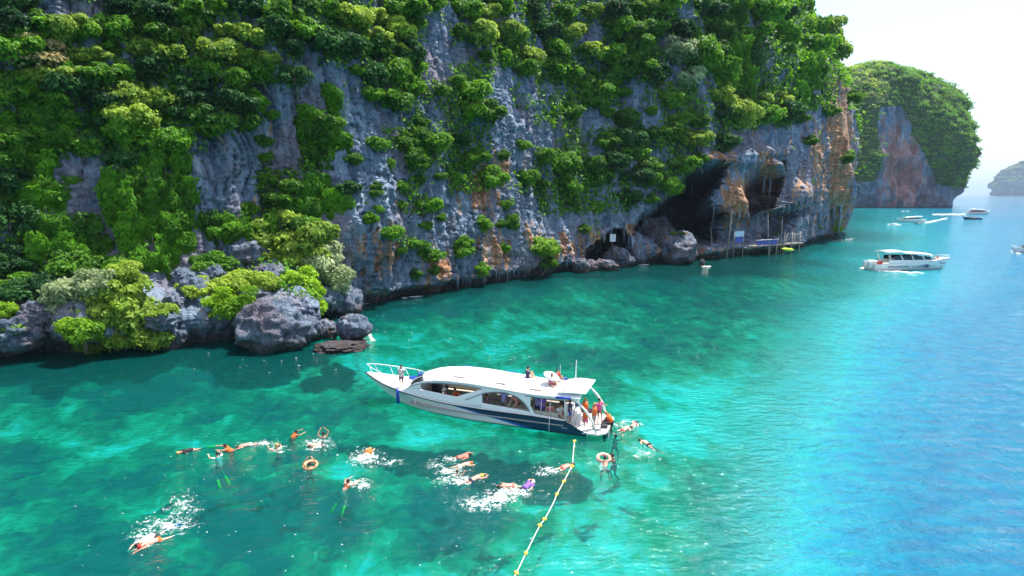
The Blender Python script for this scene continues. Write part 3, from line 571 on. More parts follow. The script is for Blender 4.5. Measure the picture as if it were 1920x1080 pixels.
# ------------------------------------------------------------------ people
M_SKIN = [mat('skin_light', (0.62, 0.36, 0.25), 0.55), mat('skin_tan', (0.50, 0.25, 0.15), 0.55), mat('skin_brown', (0.28, 0.13, 0.075), 0.55), mat('skin_sunburnt', (0.66, 0.30, 0.22), 0.5)]
CL = {}
def cloth(n, c):
    if n not in CL: CL[n] = mat('cloth_'+n, c, 0.8, var=0.12, vscale=9)
    return CL[n]
for n_, c_ in dict(white=(.75, .75, .73), black=(.015, .015, .02), navy=(.02, .03, .09), red=(.6, .03, .03), pink=(.75, .10, .28), orange=(.85, .14, .02), lilac=(.40, .36, .72), purple=(.20, .09, .45), grey=(.28, .28, .31), plum=(.26, .12, .2), yellow=(.75, .65, .03), lime=(.42, .75, .02), blue=(.03, .10, .55), teal=(.05, .3, .35), coral=(.75, .18, .14), rope=(.6, .5, .3)).items(): cloth(n_, c_)
M_HAIR = [mat('hair_black', (0.012, 0.010, 0.010), 0.5), mat('hair_brown', (0.07, 0.035, 0.018), 0.5), mat('hair_blond', (0.45, 0.30, 0.12), 0.5)]
def vv(*a): return np.array(a, float)
POSES = {}
def base_pose():
    return dict(pel=vv(0, 0, .95), che=vv(0.0, 0, 1.30), nek=vv(0, 0, 1.48), hed=vv(.02, 0, 1.62),
      shL=vv(0, .19, 1.42), elL=vv(-.02, .25, 1.14), haL=vv(.06, .27, .90), shR=vv(0, -.19, 1.42), elR=vv(-.02, -.25, 1.14), haR=vv(.06, -.27, .90),
      hiL=vv(0, .10, .92), knL=vv(.03, .11, .50), anL=vv(-.02, .12, .08), hiR=vv(0, -.10, .92), knR=vv(.03, -.11, .50), anR=vv(-.02, -.12, .08), foot=vv(1, 0, 0))
def pose(n, **k): p = base_pose(); p.update({a: vv(*b) for a, b in k.items()}); POSES[n] = p
pose('stand'); pose('stand_hold', elL=(.05, .27, 1.16), haL=(.26, .10, 1.14), elR=(.05, -.27, 1.16), haR=(.26, -.08, 1.12))
pose('stand_reach', elL=(.20, .26, 1.30), haL=(.45, .20, 1.38), knL=(.14, .11, .51), anL=(.12, .13, .08))
pose('lean', che=(.20, 0, 1.26), nek=(.32, 0, 1.40), hed=(.42, 0, 1.50), shL=(.27, .19, 1.36), shR=(.27, -.19, 1.36), elL=(.42, .26, 1.12), haL=(.60, .22, .95), elR=(.42, -.26, 1.12), haR=(.60, -.22, .95))
_s = dict(pel=(0, 0, .10), che=(-.02, 0, .45), nek=(0, 0, .63), hed=(.04, 0, .77), shL=(0, .19, .57), shR=(0, -.19, .57), elL=(.04, .25, .30), haL=(.28, .16, .22), elR=(.04, -.25, .30), haR=(.28, -.16, .22), hiL=(.02, .10, .09), hiR=(.02, -.10, .09), knL=(.45, .12, .12), knR=(.45, -.12, .12), anL=(.46, .13, -.33), anR=(.46, -.13, -.33))
pose('sit', **_s); _s2 = dict(_s); _s2.update(haR=(.34, -.05, .50), elR=(.12, -.24, .34), hed=(.07, .02, .76)); pose('sit_arm', **_s2)
_f = dict(_s); _f.update(knL=(.34, .15, .45), anL=(.55, .14, .06), knR=(.42, -.16, .20), anR=(.60, -.10, .06), elL=(.12, .26, .36), haL=(.34, .16, .42), haR=(.30, -.14, .36)); pose('sit_floor', **_f)
def flat(sh=1.0, **k):
    """face down along +X (head at +X), z = water level"""
    d = dict(pel=(0, 0, -.02), che=(.36, 0, .02), nek=(.55, 0, .02), hed=(.69, 0, .01), shL=(.48, .19, .0), shR=(.48, -.19, .0), hiL=(-.02, .10, -.04), hiR=(-.02, -.10, -.04), knL=(-.44, .14, -.07), knR=(-.44, -.13, -.13), anL=(-.84, .17, -.09), anR=(-.84, -.16, -.20), foot=(-1, 0, -.3)); d.update(k); return d
pose('prone_reach', **flat(elL=(.78, .24, -.03), haL=(1.02, .12, -.04), elR=(.78, -.24, -.03), haR=(1.02, -.12, -.04)))
pose('prone_sides', **flat(elL=(.28, .34, -.06), haL=(.06, .42, -.05), elR=(.28, -.34, -.06), haR=(.52, -.52, -.05)))
pose('prone_crawl', **flat(elL=(.74, .30, .05), haL=(1.0, .24, -.02), elR=(.24, -.28, -.02), haR=(.0, -.30, -.06), knR=(-.42, -.17, -.24)))
pose('frog', **flat(elL=(.66, .38, -.04), haL=(.92, .40, -.05), elR=(.66, -.38, -.04), haR=(.92, -.40, -.05), knL=(-.20, .42, -.12), knR=(-.20, -.42, -.12), anL=(-.55, .30, -.16), anR=(-.55, -.30, -.16)))
_t = dict(pel=(-.12, 0, -.62), che=(-.04, 0, -.28), nek=(.0, 0, -.10), hed=(.04, 0, .05), shL=(0, .19, -.16), shR=(0, -.19, -.16), hiL=(-.12, .10, -.66), hiR=(-.12, -.10, -.66), knL=(-.02, .22, -1.05), knR=(.04, -.2, -1.05), anL=(-.3, .26, -1.4), anR=(-.2, -.26, -1.42), elL=(.16, .38, -.10), haL=(.42, .32, -.02), elR=(.16, -.38, -.10), haR=(.42, -.32, -.02))
pose('tread', **_t); _t2 = {k: ((v[0], v[1], v[2]+.30)) for k, v in _t.items()}; _t2.update(elL=(.05, .36, .42), haL=(.12, .16, .66), elR=(.05, -.36, .42), haR=(.12, -.16, .66)); pose('tread_up', **_t2)
_t3 = {k: ((v[0]*1.0-.25*(v[2] < -.5), v[1], v[2]*0.75+.16)) for k, v in _t.items()}; pose('tread_back', **_t3)
BODY = {}
def seg(a, b, ra, rb, n=9): return tube_c([a, a*.67+b*.33, a*.33+b*.67, b], [ra, ra*.70+rb*.30, ra*.30+rb*.70, rb], n)
def frame_of(p):
    up = p['nek']-p['pel']; up /= np.linalg.norm(up); lat = p['shL']-p['shR']; lat -= lat.dot(up)*up; lat /= np.linalg.norm(lat); fw = np.cross(lat, up); return fw, lat, up
def torso_sec(p, zs, ws, ds, grow=0.0, n=14):
    fw, lat, up = frame_of(p); spine = [p['pel']-up*.10, p['pel'], (p['pel']+p['che'])/2, p['che'], p['nek']-up*.05, p['nek']+up*.03]; out = []
    for k, (w_, d_) in enumerate(zip(ws, ds)):
        if w_ is None: continue
        out.append([spine[k]+lat*math.cos(2*math.pi*i/n)*(w_+grow)+fw*math.sin(2*math.pi*i/n)*(d_+grow) for i in range(n)])
    return out
WS = [.155, .165, .140, .165, .130, .06]; DS = [.10, .12, .10, .12, .08, .06]
def loft_np(secs):
    n = len(secs[0]); V = np.array([q for s_ in secs for q in s_]); F = [(i*n+k, i*n+(k+1) % n, (i+1)*n+(k+1) % n, (i+1)*n+k) for i in range(len(secs)-1) for k in range(n)]
    return V, F+[tuple(range(n))[::-1], tuple(range((len(secs)-1)*n, len(secs)*n))]
def body(pn):
    if pn in BODY: return BODY[pn]
    p = POSES[pn]; fw, lat, up = frame_of(p); parts = [loft_np(torso_sec(p, 0, WS, DS))]
    hd = p['hed']-p['nek']; hd /= np.linalg.norm(hd); face = fw-fw.dot(hd)*hd; face /= np.linalg.norm(face)
    if pn.startswith(('prone', 'frog')): face = fw
    Rh = np.stack([face, lat, np.cross(face, lat)], 1)
    parts += [seg(p['nek']-hd*.05, p['hed'], .058, .055), ell_np(p['hed']+hd*.02, (.098, .078, .118), 14, 10, Rh), ell_np(p['hed']+face*.055-hd*.055, (.05, .05, .05), 8, 6, Rh),
              tube_c([p['hed']+face*.085+hd*.01, p['hed']+face*.122-hd*.03], [.012, .018], 6)]
    for s_ in (1, -1): parts.append(ell_np(p['hed']+lat*s_*.08, (.022, .014, .032), 6, 5, Rh))
    for sd_ in 'LR':
        sh, el, ha, hi, kn, an = [p[a+sd_] for a in ('sh', 'el', 'ha', 'hi', 'kn', 'an')]
        parts += [ell_np(sh, (.062, .062, .062), 9, 6), seg(sh, el, .053, .042), ell_np(el, (.043,)*3, 8, 6), seg(el, ha, .042, .028)]
        fd = (ha-el); fd /= np.linalg.norm(fd); sw = np.cross(fd, [0, 0, 1.0]); sw = sw/(np.linalg.norm(sw)+1e-6) if np.linalg.norm(sw) > .1 else vv(1, 0, 0); dn = np.cross(sw, fd)
        Rp = np.stack([fd, sw, dn], 1); pc = ha+fd*.055; parts.append(ell_np(pc, (.058, .042, .020), 9, 6, Rp))
        for k, ln_ in enumerate((.062, .075, .070, .054)):
            b0 = pc+fd*.04+sw*(k-1.5)*.022; parts.append(tube_c([b0-fd*.02, b0+fd*ln_*.55, b0+fd*ln_-dn*.014], [.0115, .0105, .009], 6))
        parts.append(tube_c([ha+fd*.02+sw*.03, ha+fd*.055+sw*.066, ha+fd*.085+sw*.072], [.014, .012, .010], 6))
        parts += [ell_np(hi, (.092,)*3, 9, 6), seg(hi, kn, .088, .058), ell_np(kn, (.058,)*3, 8, 6), seg(kn, kn*.55+an*.45, .056, .055), seg(kn*.55+an*.45, an, .055, .036)]
        ft = p['foot']; parts.append(ell_np(an+ft*.07-vv(0, 0, .035)*(abs(ft[0]) > .9 and ft[0] > 0), (.125, .045, .036), 9, 6, np.stack([ft/np.linalg.norm(ft), vv(0, 1, 0), np.cross(ft/np.linalg.norm(ft), vv(0, 1, 0))], 1)))
    V, F = join_np(parts); tmp = obj_np('person', V, F, M_SKIN[0]); md = tmp.modifiers.new('r', 'REMESH'); md.mode = 'VOXEL'; md.voxel_size = 0.0165; md.use_smooth_shade = True
    sm = tmp.modifiers.new('s', 'SMOOTH'); sm.factor = .5; sm.iterations = 2
    dg = bpy.context.evaluated_depsgraph_get(); me = bpy.data.meshes.new_from_object(tmp.evaluated_get(dg)); bpy.data.objects.remove(tmp); BODY[pn] = (me, Rh, hd, face); return BODY[pn]
CLOTH = {}
def cloth_mesh(pn, kind):
    key = (pn, kind)
    if key in CLOTH: return CLOTH[key]
    p = POSES[pn]; me_, Rh, hd, face = body(pn); fw, lat, up = frame_of(p); parts = []
    if kind in ('shirt', 'vest', 'bikini'):
        if kind == 'shirt':
            parts.append(loft_np(torso_sec(p, 0, WS[:5], DS[:5], .022)))
            for s_ in 'LR': sh, el = p['sh'+s_], p['el'+s_]; parts += [tube_c([sh-(el-sh)*.15, sh*.35+el*.65], [.078, .068], 10)]
        elif kind == 'vest':
            sec = torso_sec(p, 0, [None, .175, .185, .20, .165], [None, .14, .165, .17, .12], .02); parts.append(loft_np(sec))
            parts.append(ell_np(p['nek']-fw*.07-up*.0, (.07, .12, .06), 10, 6, np.stack([fw, lat, up], 1)))
        else: parts.append(loft_np([[q for q in s_] for s_ in (lambda c: [[c-up*.04+lat*math.cos(a)*.172+fw*math.sin(a)*.128 for a in np.linspace(0, 6.28, 14, False)], [c+up*.04+lat*math.cos(a)*.172+fw*math.sin(a)*.128 for a in np.linspace(0, 6.28, 14, False)]])(p['che'])]))
    elif kind in ('shorts', 'trunks'):
        parts.append(loft_np(torso_sec(p, 0, WS[:2], DS[:2], .02))); f_ = .62 if kind == 'shorts' else .25
        for s_ in 'LR': hi, kn = p['hi'+s_], p['kn'+s_]; parts += [ell_np(hi, (.105,)*3, 10, 6), tube_c([hi, hi*(1-f_)+kn*f_], [.108, .092], 10)]
    elif kind == 'hair':
        V, F = ell_np(p['hed']+hd*.035-face*.022, (.105, .094, .115), 14, 10, Rh); parts.append((V, F))
    elif kind == 'longhair':
        parts += [ell_np(p['hed']+hd*.035-face*.022, (.105, .094, .115), 14, 10, Rh), ell_np(p['hed']-face*.085-hd*.12, (.045, .085, .15), 10, 6, Rh)]
    elif kind == 'cap':
        parts += [ell_np(p['hed']+hd*.05-face*.01, (.115, .10, .098), 14, 8, Rh), ell_np(p['hed']+hd*.05+face*.11, (.09, .07, .012), 10, 5, Rh)]
    elif kind == 'hat':
        V, F = lathe_np([(.24, -.02), (.12, .0), (.11, .10), (.06, .13), (0.001, .13)], 14); R2 = np.stack([face, lat, hd], 1); parts.append((V@R2.T+p['hed']+hd*.06, F))
    elif kind == 'mask':
        parts += [tube_c([p['hed']+face*.10+lat*.06, p['hed']+face*.125, p['hed']+face*.10-lat*.06], [.03, .035, .03], 6), tube_c([p['hed']+face*.10-hd*.05+lat*.03, p['hed']+face*.10+lat*.10, p['hed']+face*.0+lat*.13+hd*.12-face*.12, p['hed']-face*.2+lat*.12+hd*.16], .013, 6)]
    V, F = join_np(parts); o = obj_np(kind, V, F, M_SKIN[0]); me = o.data; bpy.data.objects.remove(o); CLOTH[key] = me; return me
def fin_np(an, d, side):
    a = vv(*an); d = vv(*d); d /= np.linalg.norm(d); V, F = loft_np([[a+d*t_+side*w_*c_+np.cross(d, side)*h_*s_ for c_, s_ in ((-1, -1), (1, -1), (1, 1), (-1, 1))] for t_, w_, h_ in ((-.02, .05, .045), (.16, .06, .035), (.30, .085, .012), (.55, .11, .006))]); return V, F
def person(pn, P_, rz, label, skin=0, wear=(), hair=('hair', 0), fins=None, scale=1.0, group=None, pitch=0.0):
    me, *_ = body(pn); o = bpy.data.objects.new('person', me); link(o); o.location = P_; o.rotation_euler = (0, pitch, rz); o.scale = (scale,)*3
    if not me.materials: me.materials.append(M_SKIN[0])
    o.material_slots[0].link = 'OBJECT'; o.material_slots[0].material = M_SKIN[skin]; tag(o, label, 'person', group)
    NM = dict(shirt='shirt', vest='life_jacket', bikini='swim_top', shorts='shorts', trunks='swim_shorts', hair='hair', longhair='hair', cap='cap', hat='sun_hat', mask='snorkel_mask')
    for k, c in list(wear)+([hair] if hair else []):
        ch = bpy.data.objects.new(NM[k], cloth_mesh(pn, k)); link(ch); ch.parent = o; ch.material_slots[0].link = 'OBJECT'; ch.material_slots[0].material = M_HAIR[c] if isinstance(c, int) else CL[c]
    if fins:
        p = POSES[pn]
        for s_ in 'LR':
            d = p['an'+s_]-p['kn'+s_]; V, F = fin_np(p['an'+s_], d, vv(0, 1, 0)); obj_np('fin', V, F, CL[fins], o)
    return o
# ------------------------------------------------------------------ the white tour speedboat
M_GEL = mat('white_gelcoat', (0.80, 0.80, 0.79), 0.5, var=0.02, vscale=1.2); M_DECK = mat('white_deck', (0.76, 0.75, 0.72), 0.6, var=0.05, vscale=2)
M_NAVY = mat('navy_paint', (0.012, 0.035, 0.09), 0.25); M_RUB = mat('black_rubber', (0.02, 0.025, 0.035), 0.6); M_BLUE = mat('blue_vinyl', (0.012, 0.055, 0.40), 0.5)
M_STEEL = mat('white_tube', (0.78, 0.78, 0.78), 0.3); M_GLASS = mat('dark_glass', (0.015, 0.02, 0.03), 0.06, spec=0.8); M_GREYF = mat('grey_frame', (0.22, 0.25, 0.28), 0.5); M_SEAT = mat('beige_vinyl', (0.5, 0.44, 0.36), 0.6)
hm = M_GEL.copy(); hm.name = 'hull_paint'; t = hm.node_tree; b = t.nodes['Principled BSDF']; src = b.inputs['Base Color'].links[0].from_socket
tc = N(t, 'ShaderNodeTexCoord'); sx = N(t, 'ShaderNodeSeparateXYZ'); t.links.new(tc.outputs['Object'], sx.inputs[0]); hx_, hz_ = sx.outputs[0], sx.outputs[2]
# navy wedge: below the sheer, aft of the slanted line from (8.5,1.0) to (1.6,0.0); a bright blue stripe along it
def line_side(x0, z0, x1, z1):   # >0 aft/above of line
    dx, dz = x1-x0, z1-z0; a = mth(t, 'MULTIPLY', mth(t, 'SUBTRACT', hz_, z0), dx); b_ = mth(t, 'MULTIPLY', mth(t, 'SUBTRACT', hx_, x0), dz); return mth(t, 'SUBTRACT', a, b_)
l1 = mth(t, 'LESS_THAN', line_side(8.9, 1.06, 2.6, -0.05), 0); l2 = mth(t, 'LESS_THAN', line_side(9.3, 1.06, 3.6, -0.05), 0)
b.inputs['Roughness'].default_value = .45
c_ = mixc(t, l2, src, (0.015, 0.15, 0.50)); c_ = mixc(t, l1, c_, (0.010, 0.045, 0.10)); wl = mth(t, 'LESS_THAN', hz_, 0.10); c_ = mixc(t, wl, c_, (0.012, 0.03, 0.05)); t.links.new(c_, b.inputs['Base Color'])
DB = Vector((-0.93990393, 0.34143901, 0)); NB = Vector((-DB.y, DB.x, 0)); AB = at(1113, 823)
boat = empty('tour_speedboat', AB-NB*1.9+Vector((-0.5, 0, 0)), math.atan2(DB.y, DB.x)); boat.scale = (1.02, 1, 1)
tag(boat, 'long white tour speedboat with navy wedge on its hull and swimmers around it', 'speedboat')
MB = Matrix.Translation(boat.location)@Matrix.Rotation(math.atan2(DB.y, DB.x), 4, 'Z')
def ip(x, tab): return float(np.interp(x, [a for a, _ in tab], [b for _, b in tab]))
BH = [(-1, 1.86), (0, 1.88), (4, 1.95), (9, 1.97), (11.5, 1.86), (13.5, 1.55), (15, 1.12), (16.2, .62), (16.9, .26), (17.3, .03)]
ZS = [(0, .36), (1.3, .98), (3.6, 1.06), (7, 1.06), (10, 1.14), (13.5, 1.42), (15.3, 1.64), (17.3, 1.98)]
BW = [(0, 1.66), (8, 1.68), (11, 1.35), (13, .85), (14.6, .30), (15.2, .08), (17.3, .02)]
ZC = [(0, .03), (11, .05), (13.5, .16), (14.6, .30), (15.6, .72), (16.5, 1.3), (17.3, 1.9)]
ZK = [(0, -.45), (10, -.55), (12.5, -.42), (14.2, -.10), (14.9, .22), (15.8, .75), (16.6, 1.32), (17.3, 1.88)]
def hull_sec(x, sgn):
    bh, zs, bw, zc, zk = [ip(x, T_) for T_ in (BH, ZS, BW, ZC, ZK)]; pts = [(x, 0, zk), (x, sgn*bw*.55, zk+(zc-zk)*.55), (x, sgn*bw, zc)]
    for f in (.2, .4, .6, .8, 1.0): pts.append((x, sgn*(bw+(bh-bw)*(f*.55+f*f*.45)), zc+(zs-zc)*f))
    return pts
xs = np.r_[np.arange(0, 1.4, .13), np.arange(1.4, 13, .4), np.arange(13, 17.3, .18), 17.3]
secs = [hull_sec(x, 1)[::-1]+hull_sec(x, -1)[1:] for x in xs]
hull = loft('hull', secs, hm, boat); 
tv_ = secs[0]; obj_np('transom', tv_, [tuple(range(len(tv_)))], M_GEL, boat)
for s_ in (1, -1):
    tubeo('rub_rail', [(x, s_*(ip(x, BH)+.02), ip(x, ZS)) for x in xs if x > 1.2], .035, M_RUB, boat)
# decks
def deck(name, x0, x1, zf, m, inset=0.03, camber=0.0):
    X_ = np.arange(x0, x1+.01, .25); return solid(loft(name, [[(x, (ip(x, BH)-inset)*v, zf(x)+camber*(1-v*v)) for v in np.linspace(-1, 1, 9)] for x in X_], m, boat), .06)
deck('bow_deck', 12.6, 17.2, lambda x: ip(x, ZS)+.0, M_DECK, camber=.07); deck('cabin_floor', 1.5, 12.8, lambda x: .62, mat('cabin_floor', (0.35, 0.33, 0.3), 0.7))
for s_ in (1, -1):  # side deck ledge between rub rail and cabin side
    solid(loft('side_deck', [[(x, s_*(ip(x, BH)-.0), ip(x, ZS)+.03), (x, s_*(ip(x, BH)-.12), ip(x, ZS)+.06)] for x in np.arange(1.4, 13.4, .3)], M_DECK, boat), .04)
V, F = box_np((-.25, 0, .32), (1.9, 3.6, .10), bev=.45); obj_np('swim_platform', V, F, M_GEL, boat, False)
boxo('aft_step', (1.0, 0, .42), (.5, 3.4, .14), M_DECK, boat); boxo('aft_step', (1.42, 0, .55), (.4, 3.5, .2), M_DECK, boat)
# cabin side walls, in two bands round the window openings
ZR = [(.4, 2.50), (1.9, 2.46), (3.9, 2.44), (5.6, 2.56), (7.9, 2.68), (9.5, 2.68), (11.3, 2.52), (12.2, 2.22), (12.9, 1.78), (13.4, 1.45)]
B1 = [(7.1, 2.44), (8.95, 1.68), (11.75, 1.84)]; T1 = [(7.1, 2.44), (8.3, 2.52), (9.5, 2.50), (11.0, 2.40), (11.75, 2.24)]
B2 = [(3.72, 1.30), (8.27, 1.54)]; T2 = [(3.72, 1.30), (4.1, 1.80), (4.62, 2.16), (5.1, 2.30), (5.6, 2.36), (6.3, 2.30), (7.1, 2.09), (8.27, 1.54)]
B3 = [(1.3, 1.05), (3.4, 1.20), (4.06, 2.30)]; T3 = [(1.3, 2.31), (4.06, 2.31)]
def sm(tab, n=40):
    q = spline([(a, 0, b) for a, b in tab], 8); return q[:, 0], q[:, 2]
T2s = list(zip(*[v.tolist() for v in sm(T2)])); T1s = list(zip(*[v.tolist() for v in sm(T1)]))
def win(x):
    for B_, T_ in ((B1, T1s), (B2, T2s), (B3, T3)):
        if B_[0][0] <= x <= B_[-1][0]: return ip(x, B_), max(ip(x, T_), ip(x, B_))
    return None
def wy(x, z, s_): zs = ip(x, ZS); return s_*((ip(x, BH)-.10)-.16*(z-zs)/1.5)
xw = np.unique(np.round(np.r_[np.arange(1.3, 13.4, .12), 3.4, 3.72, 4.06, 7.1, 8.27, 11.75, 11.76, 13.4], 3))
for s_ in (1, -1):
    lo = []; up_ = []
    for x in xw:
        zs, zr = ip(x, ZS)+.04, max(ip(x, ZR), ip(x, ZS)+.06); w_ = win(x)
        mid = (zs+zr)/2 if w_ is None else None; b_, t_ = w_ if w_ else (mid, mid)
        lo.append([(x, wy(x, z, s_), z) for z in np.linspace(zs, b_, 5)]); up_.append([(x, wy(x, z, s_), z) for z in np.linspace(t_, zr, 5)])
    solid(loft('cabin_side', lo, M_GEL, boat), .05, 0); solid(loft('window_header', up_, M_GEL, boat), .05, 0)
    for q in (T1s, T2s): tubeo('window_frame', [(x, wy(x, z, s_)+s_*.02, z) for x, z in q], .038, M_GREYF, boat)
    tubeo('window_frame', [(x, wy(x, z, s_)+s_*.02, z) for x, z in [(12.75, 1.86), (12.2, 2.08), (11.75, 2.24)]], .035, M_GREYF, boat)
    tubeo('window_frame', [(x, wy(x, 2.3, s_)+s_*.02, 2.31) for x in (1.3, 2.2, 3.2, 4.06)], .03, M_GREYF, boat)
    tubeo('roof_support', [(1.0, s_*1.62, 2.44), (.55, s_*1.68, 2.25), (.05, s_*1.72, 1.75), (-.35, s_*1.72, 1.15), (-.6, s_*1.70, .40)], .075, M_GEL, boat)
    tubeo('roof_support', [(1.45, s_*1.66, 2.4), (1.35, s_*1.78, 1.0)], .05, M_GEL, boat)
    for xq in (2.4, 3.0): tubeo('window_post', [(xq, s_*1.72, 1.15), (xq, s_*1.68, 2.35)], .02, M_STEEL, boat)
# roof with rounded front, windscreen under it
xr = np.r_[.45, .7, np.arange(1.0, 11.4, .4), 11.5, 11.8, 12.05, 12.25]
def roof_pt(x, v):
    hb = (ip(x, BH)-.26)*(1 if x < 10 else 1-.10*((x-10)/2.3)**2); e = ip(x, ZR); dz = .26*(1-abs(v)**2.6); fr = .0 if x < 11 else -.0
    return (x-max(0, x-10)*.28*v*v, hb*v, e+.02+dz*(1 if x < 11 else 1-.0*x)+fr)
roof = solid(loft('roof', [[roof_pt(x, v) for v in np.linspace(-1.06, 1.06, 21)] for x in xr], M_GEL, boat), .07)
edge = [roof_pt(12.25, v) for v in np.linspace(-1, 1, 15)]
low = [(13.45-.75*v*v, v*1.40, ip(13.4, ZS)+.08+.05*(1-v*v)) for v in np.linspace(-1, 1, 15)]
solid(loft('windscreen', [edge, [tuple(.66*np.array(a)+.34*np.array(c)+np.array((.10, 0, .06))) for a, c in zip(edge, low)], [tuple(.33*np.array(a)+.67*np.array(c)+np.array((.10, 0, .06))) for a, c in zip(edge, low)], low], M_GLASS, boat), .03)
for k in (0, 4, 10, 14): tubeo('windscreen_frame', [edge[k], tuple(.5*np.array(edge[k])+.5*np.array(low[k])+np.array((.15, 0, .10))), low[k]], .035, M_GEL, boat)
solid(loft('roof_spoiler', [[(2.0, 1.55*v, 2.72+.10*(1-v*v)) for v in np.linspace(-1, 1, 9)], [(1.2, 1.62*v, 2.86+.06*(1-v*v)) for v in np.linspace(-1, 1, 9)], [(.15, 1.5*v, 2.88) for v in np.linspace(-1, 1, 9)]], M_GEL, boat), .07)
tubeo('spoiler_rail', [(1.55, 1.5, 2.84), (1.55, -1.5, 2.84)], .06, M_GEL, boat)
tubeo('antenna', [(1.5, -1.45, 2.9), (1.5, -1.45, 3.3), (1.48, -1.46, 4.15)], [.045, .03, .02], M_STEEL, boat); tubeo('antenna', [(2.6, -1.45, 2.7), (2.6, -1.46, 3.7)], .012, M_STEEL, boat)
tubeo('rolled_awning', [(1.05, 1.76, 2.52), (2.0, 1.80, 2.50)], .085, M_BLUE, boat, 10); tubeo('rolled_awning', [(2.1, -1.5, 2.72), (2.6, -1.5, 2.72)], .08, M_BLUE, boat, 10)
M_VENT = mat('brown_vent', (0.22, 0.17, 0.16), 0.6)
for (x, y) in ((9.0, 1.25), (6.0, 1.28), (3.5, 1.30), (9.4, -1.35), (6.2, -1.38)):
    z = roof_pt(x, y/1.7)[2]; boxo('roof_vent', (x, y, z+.05), (.8, .20, .09), M_VENT if y > 0 else M_BLUE, boat, bev=.05)
# bow rail
for s_ in (1, -1):
    rl = [(17.15, 0.0, 2.66), (16.7, s_*.34, 2.62), (16.0, s_*.68, 2.52), (15, s_*1.05, 2.36), (14, s_*1.34, 2.22), (13.2, s_*1.5, 2.05), (12.7, s_*1.58, 1.85)]
    tubeo('bow_rail', [tuple(q) for q in spline(rl, 5)], .032 if s_ < 0 else .026, M_STEEL, boat)
    for x, y, z in ((16.7, .34, 2.62), (15.7, .8, 2.47), (14.6, 1.18, 2.30), (13.6, 1.43, 2.13)): tubeo('rail_post', [(x, s_*y, z), (x+.0-.35, s_*(min(y+.05, ip(x-.35, BH)-.08)), ip(x-.35, ZS)+.02)], .024, M_STEEL, boat)
tubeo('fender', [(13.55, 1.72, 1.62), (13.55, 1.74, 1.5), (13.55, 1.72, .65), (13.55, 1.70, .55)], [.07, .12, .12, .06], M_BLUE, boat, 10)
V, F = box_np((13.6, -1.05, 1.62), (1.0, .5, .2), rz=.1, bev=.08); obj_np('deck_cushion', V, F, M_BLUE, boat, False); V, F = box_np((13.2, -1.25, 1.86), (.6, .4, .22), rz=.2, bev=.08); obj_np('deck_cushion', V, F, M_BLUE, boat, False)
boxo('anchor_locker', (15.6, 0, 1.80), (.6, .5, .05), M_GEL, boat, bev=.05)
# cabin furniture
for s_ in (1, -1):
    V, F = join_np([box_np((6.6, s_*1.35, .82), (9.4, .5, .40)), box_np((6.6, s_*1.62, 1.15), (9.4, .10, .4))]); obj_np('bench', V, F, M_SEAT, boat, False)
boxo('cabin_bulkhead', (12.3, 0, 1.25), (.08, 3.0, 1.4), M_GEL, boat); boxo('helm_console', (11.7, -.7, 1.1), (.6, .8, .9), M_RUB, boat, bev=.1)
V, F = join_np([tube_c([(1.2, 1.35+.0, .6), (1.0, .9, .95), (1.15, .3, 1.15), (1.2, -.4, 1.15), (1.1, -1.2, .95)], .05, 8), tube_c([(.85, 1.1, .6), (.8, .3, .95), (.85, -.5, .95)], .04, 8)]); obj_np('stern_handrail', V, F, M_STEEL, boat)
boxo('stern_seat', (1.75, -.6, .85), (.5, 1.8, .45), M_GEL, boat, bev=.15)
for k, y in enumerate((-.9, 0, .9)):
    V, F = join_np([box_np((-.9, y*.7, .35), (.45, .34, .5), bev=.1), box_np((-.95, y*.7, -.2), (.2, .15, .7))]); obj_np('outboard_motor', V, F, M_RUB if 1 else M_GEL, boat, False)
tubeo('stern_ladder', [(-.6, 1.3, .42), (-1.3, 1.32, .5), (-1.35, 1.32, -.8)], .025, M_STEEL, boat); tubeo('stern_ladder', [(-.6, .95, .42), (-1.3, .95, .5), (-1.35, .95, -.8)], .025, M_STEEL, boat)
V, F = box_np((-.55, 1.15, .385), (.55, .32, .03), bev=.1); obj_np('step_pad', V, F, M_NAVY, boat, False)
tubeo('mooring_line', [(2.35, 1.98, 1.15), (2.38, 2.02, .5), (2.4, 1.85, -.1)], .018, M_STEEL, boat)
BROT = math.atan2(DB.y, DB.x)
def onb(pn, x, y, z, face, label, **k):
    Pw = MB@Vector((x, y, z)); return person(pn, Pw, BROT+face, label, **k)
onb('stand_hold', 13.95, .95, 1.50, math.pi/2, 'man in white shirt and purple shorts standing on the bow deck of the speedboat', skin=2, wear=[('shirt', 'white'), ('shorts', 'plum')])
onb('sit_floor', 4.75, -.55, 2.72, -2.4, 'person in dark tank top sitting with knees up on the cabin roof', skin=0, wear=[('shirt', 'navy'), ('trunks', 'black')])
onb('sit_floor', 2.75, .3, 2.70, 2.2, 'person in pink top sitting under the white umbrella on the roof', skin=1, wear=[('shirt', 'pink'), ('trunks', 'black')])
onb('sit_floor', 2.7, -.75, 2.68, 2.6, 'dark haired person sitting behind the white umbrella on the roof', skin=1, wear=[('shirt', 'red'), ('trunks', 'navy')])
um = empty('umbrella', MB@Vector((2.95, .05, 3.05))); um.scale = (.82,)*3; um.rotation_euler = (math.radians(-8), math.radians(-24), BROT); tag(um, 'open white umbrella held over the people on the speedboat roof', 'umbrella')
ribs = 8
V = []; F = []
for i, (r, z) in enumerate([(.02, .58), (.30, .54), (.55, .44), (.74, .30)]):
    for k in range(ribs*2): rr = r*(1 if k % 2 == 0 else .95); zz_ = z+(.0 if k % 2 == 0 else .015*i); V.append((rr*math.cos(math.pi*k/ribs), rr*math.sin(math.pi*k/ribs), zz_))
n2 = ribs*2
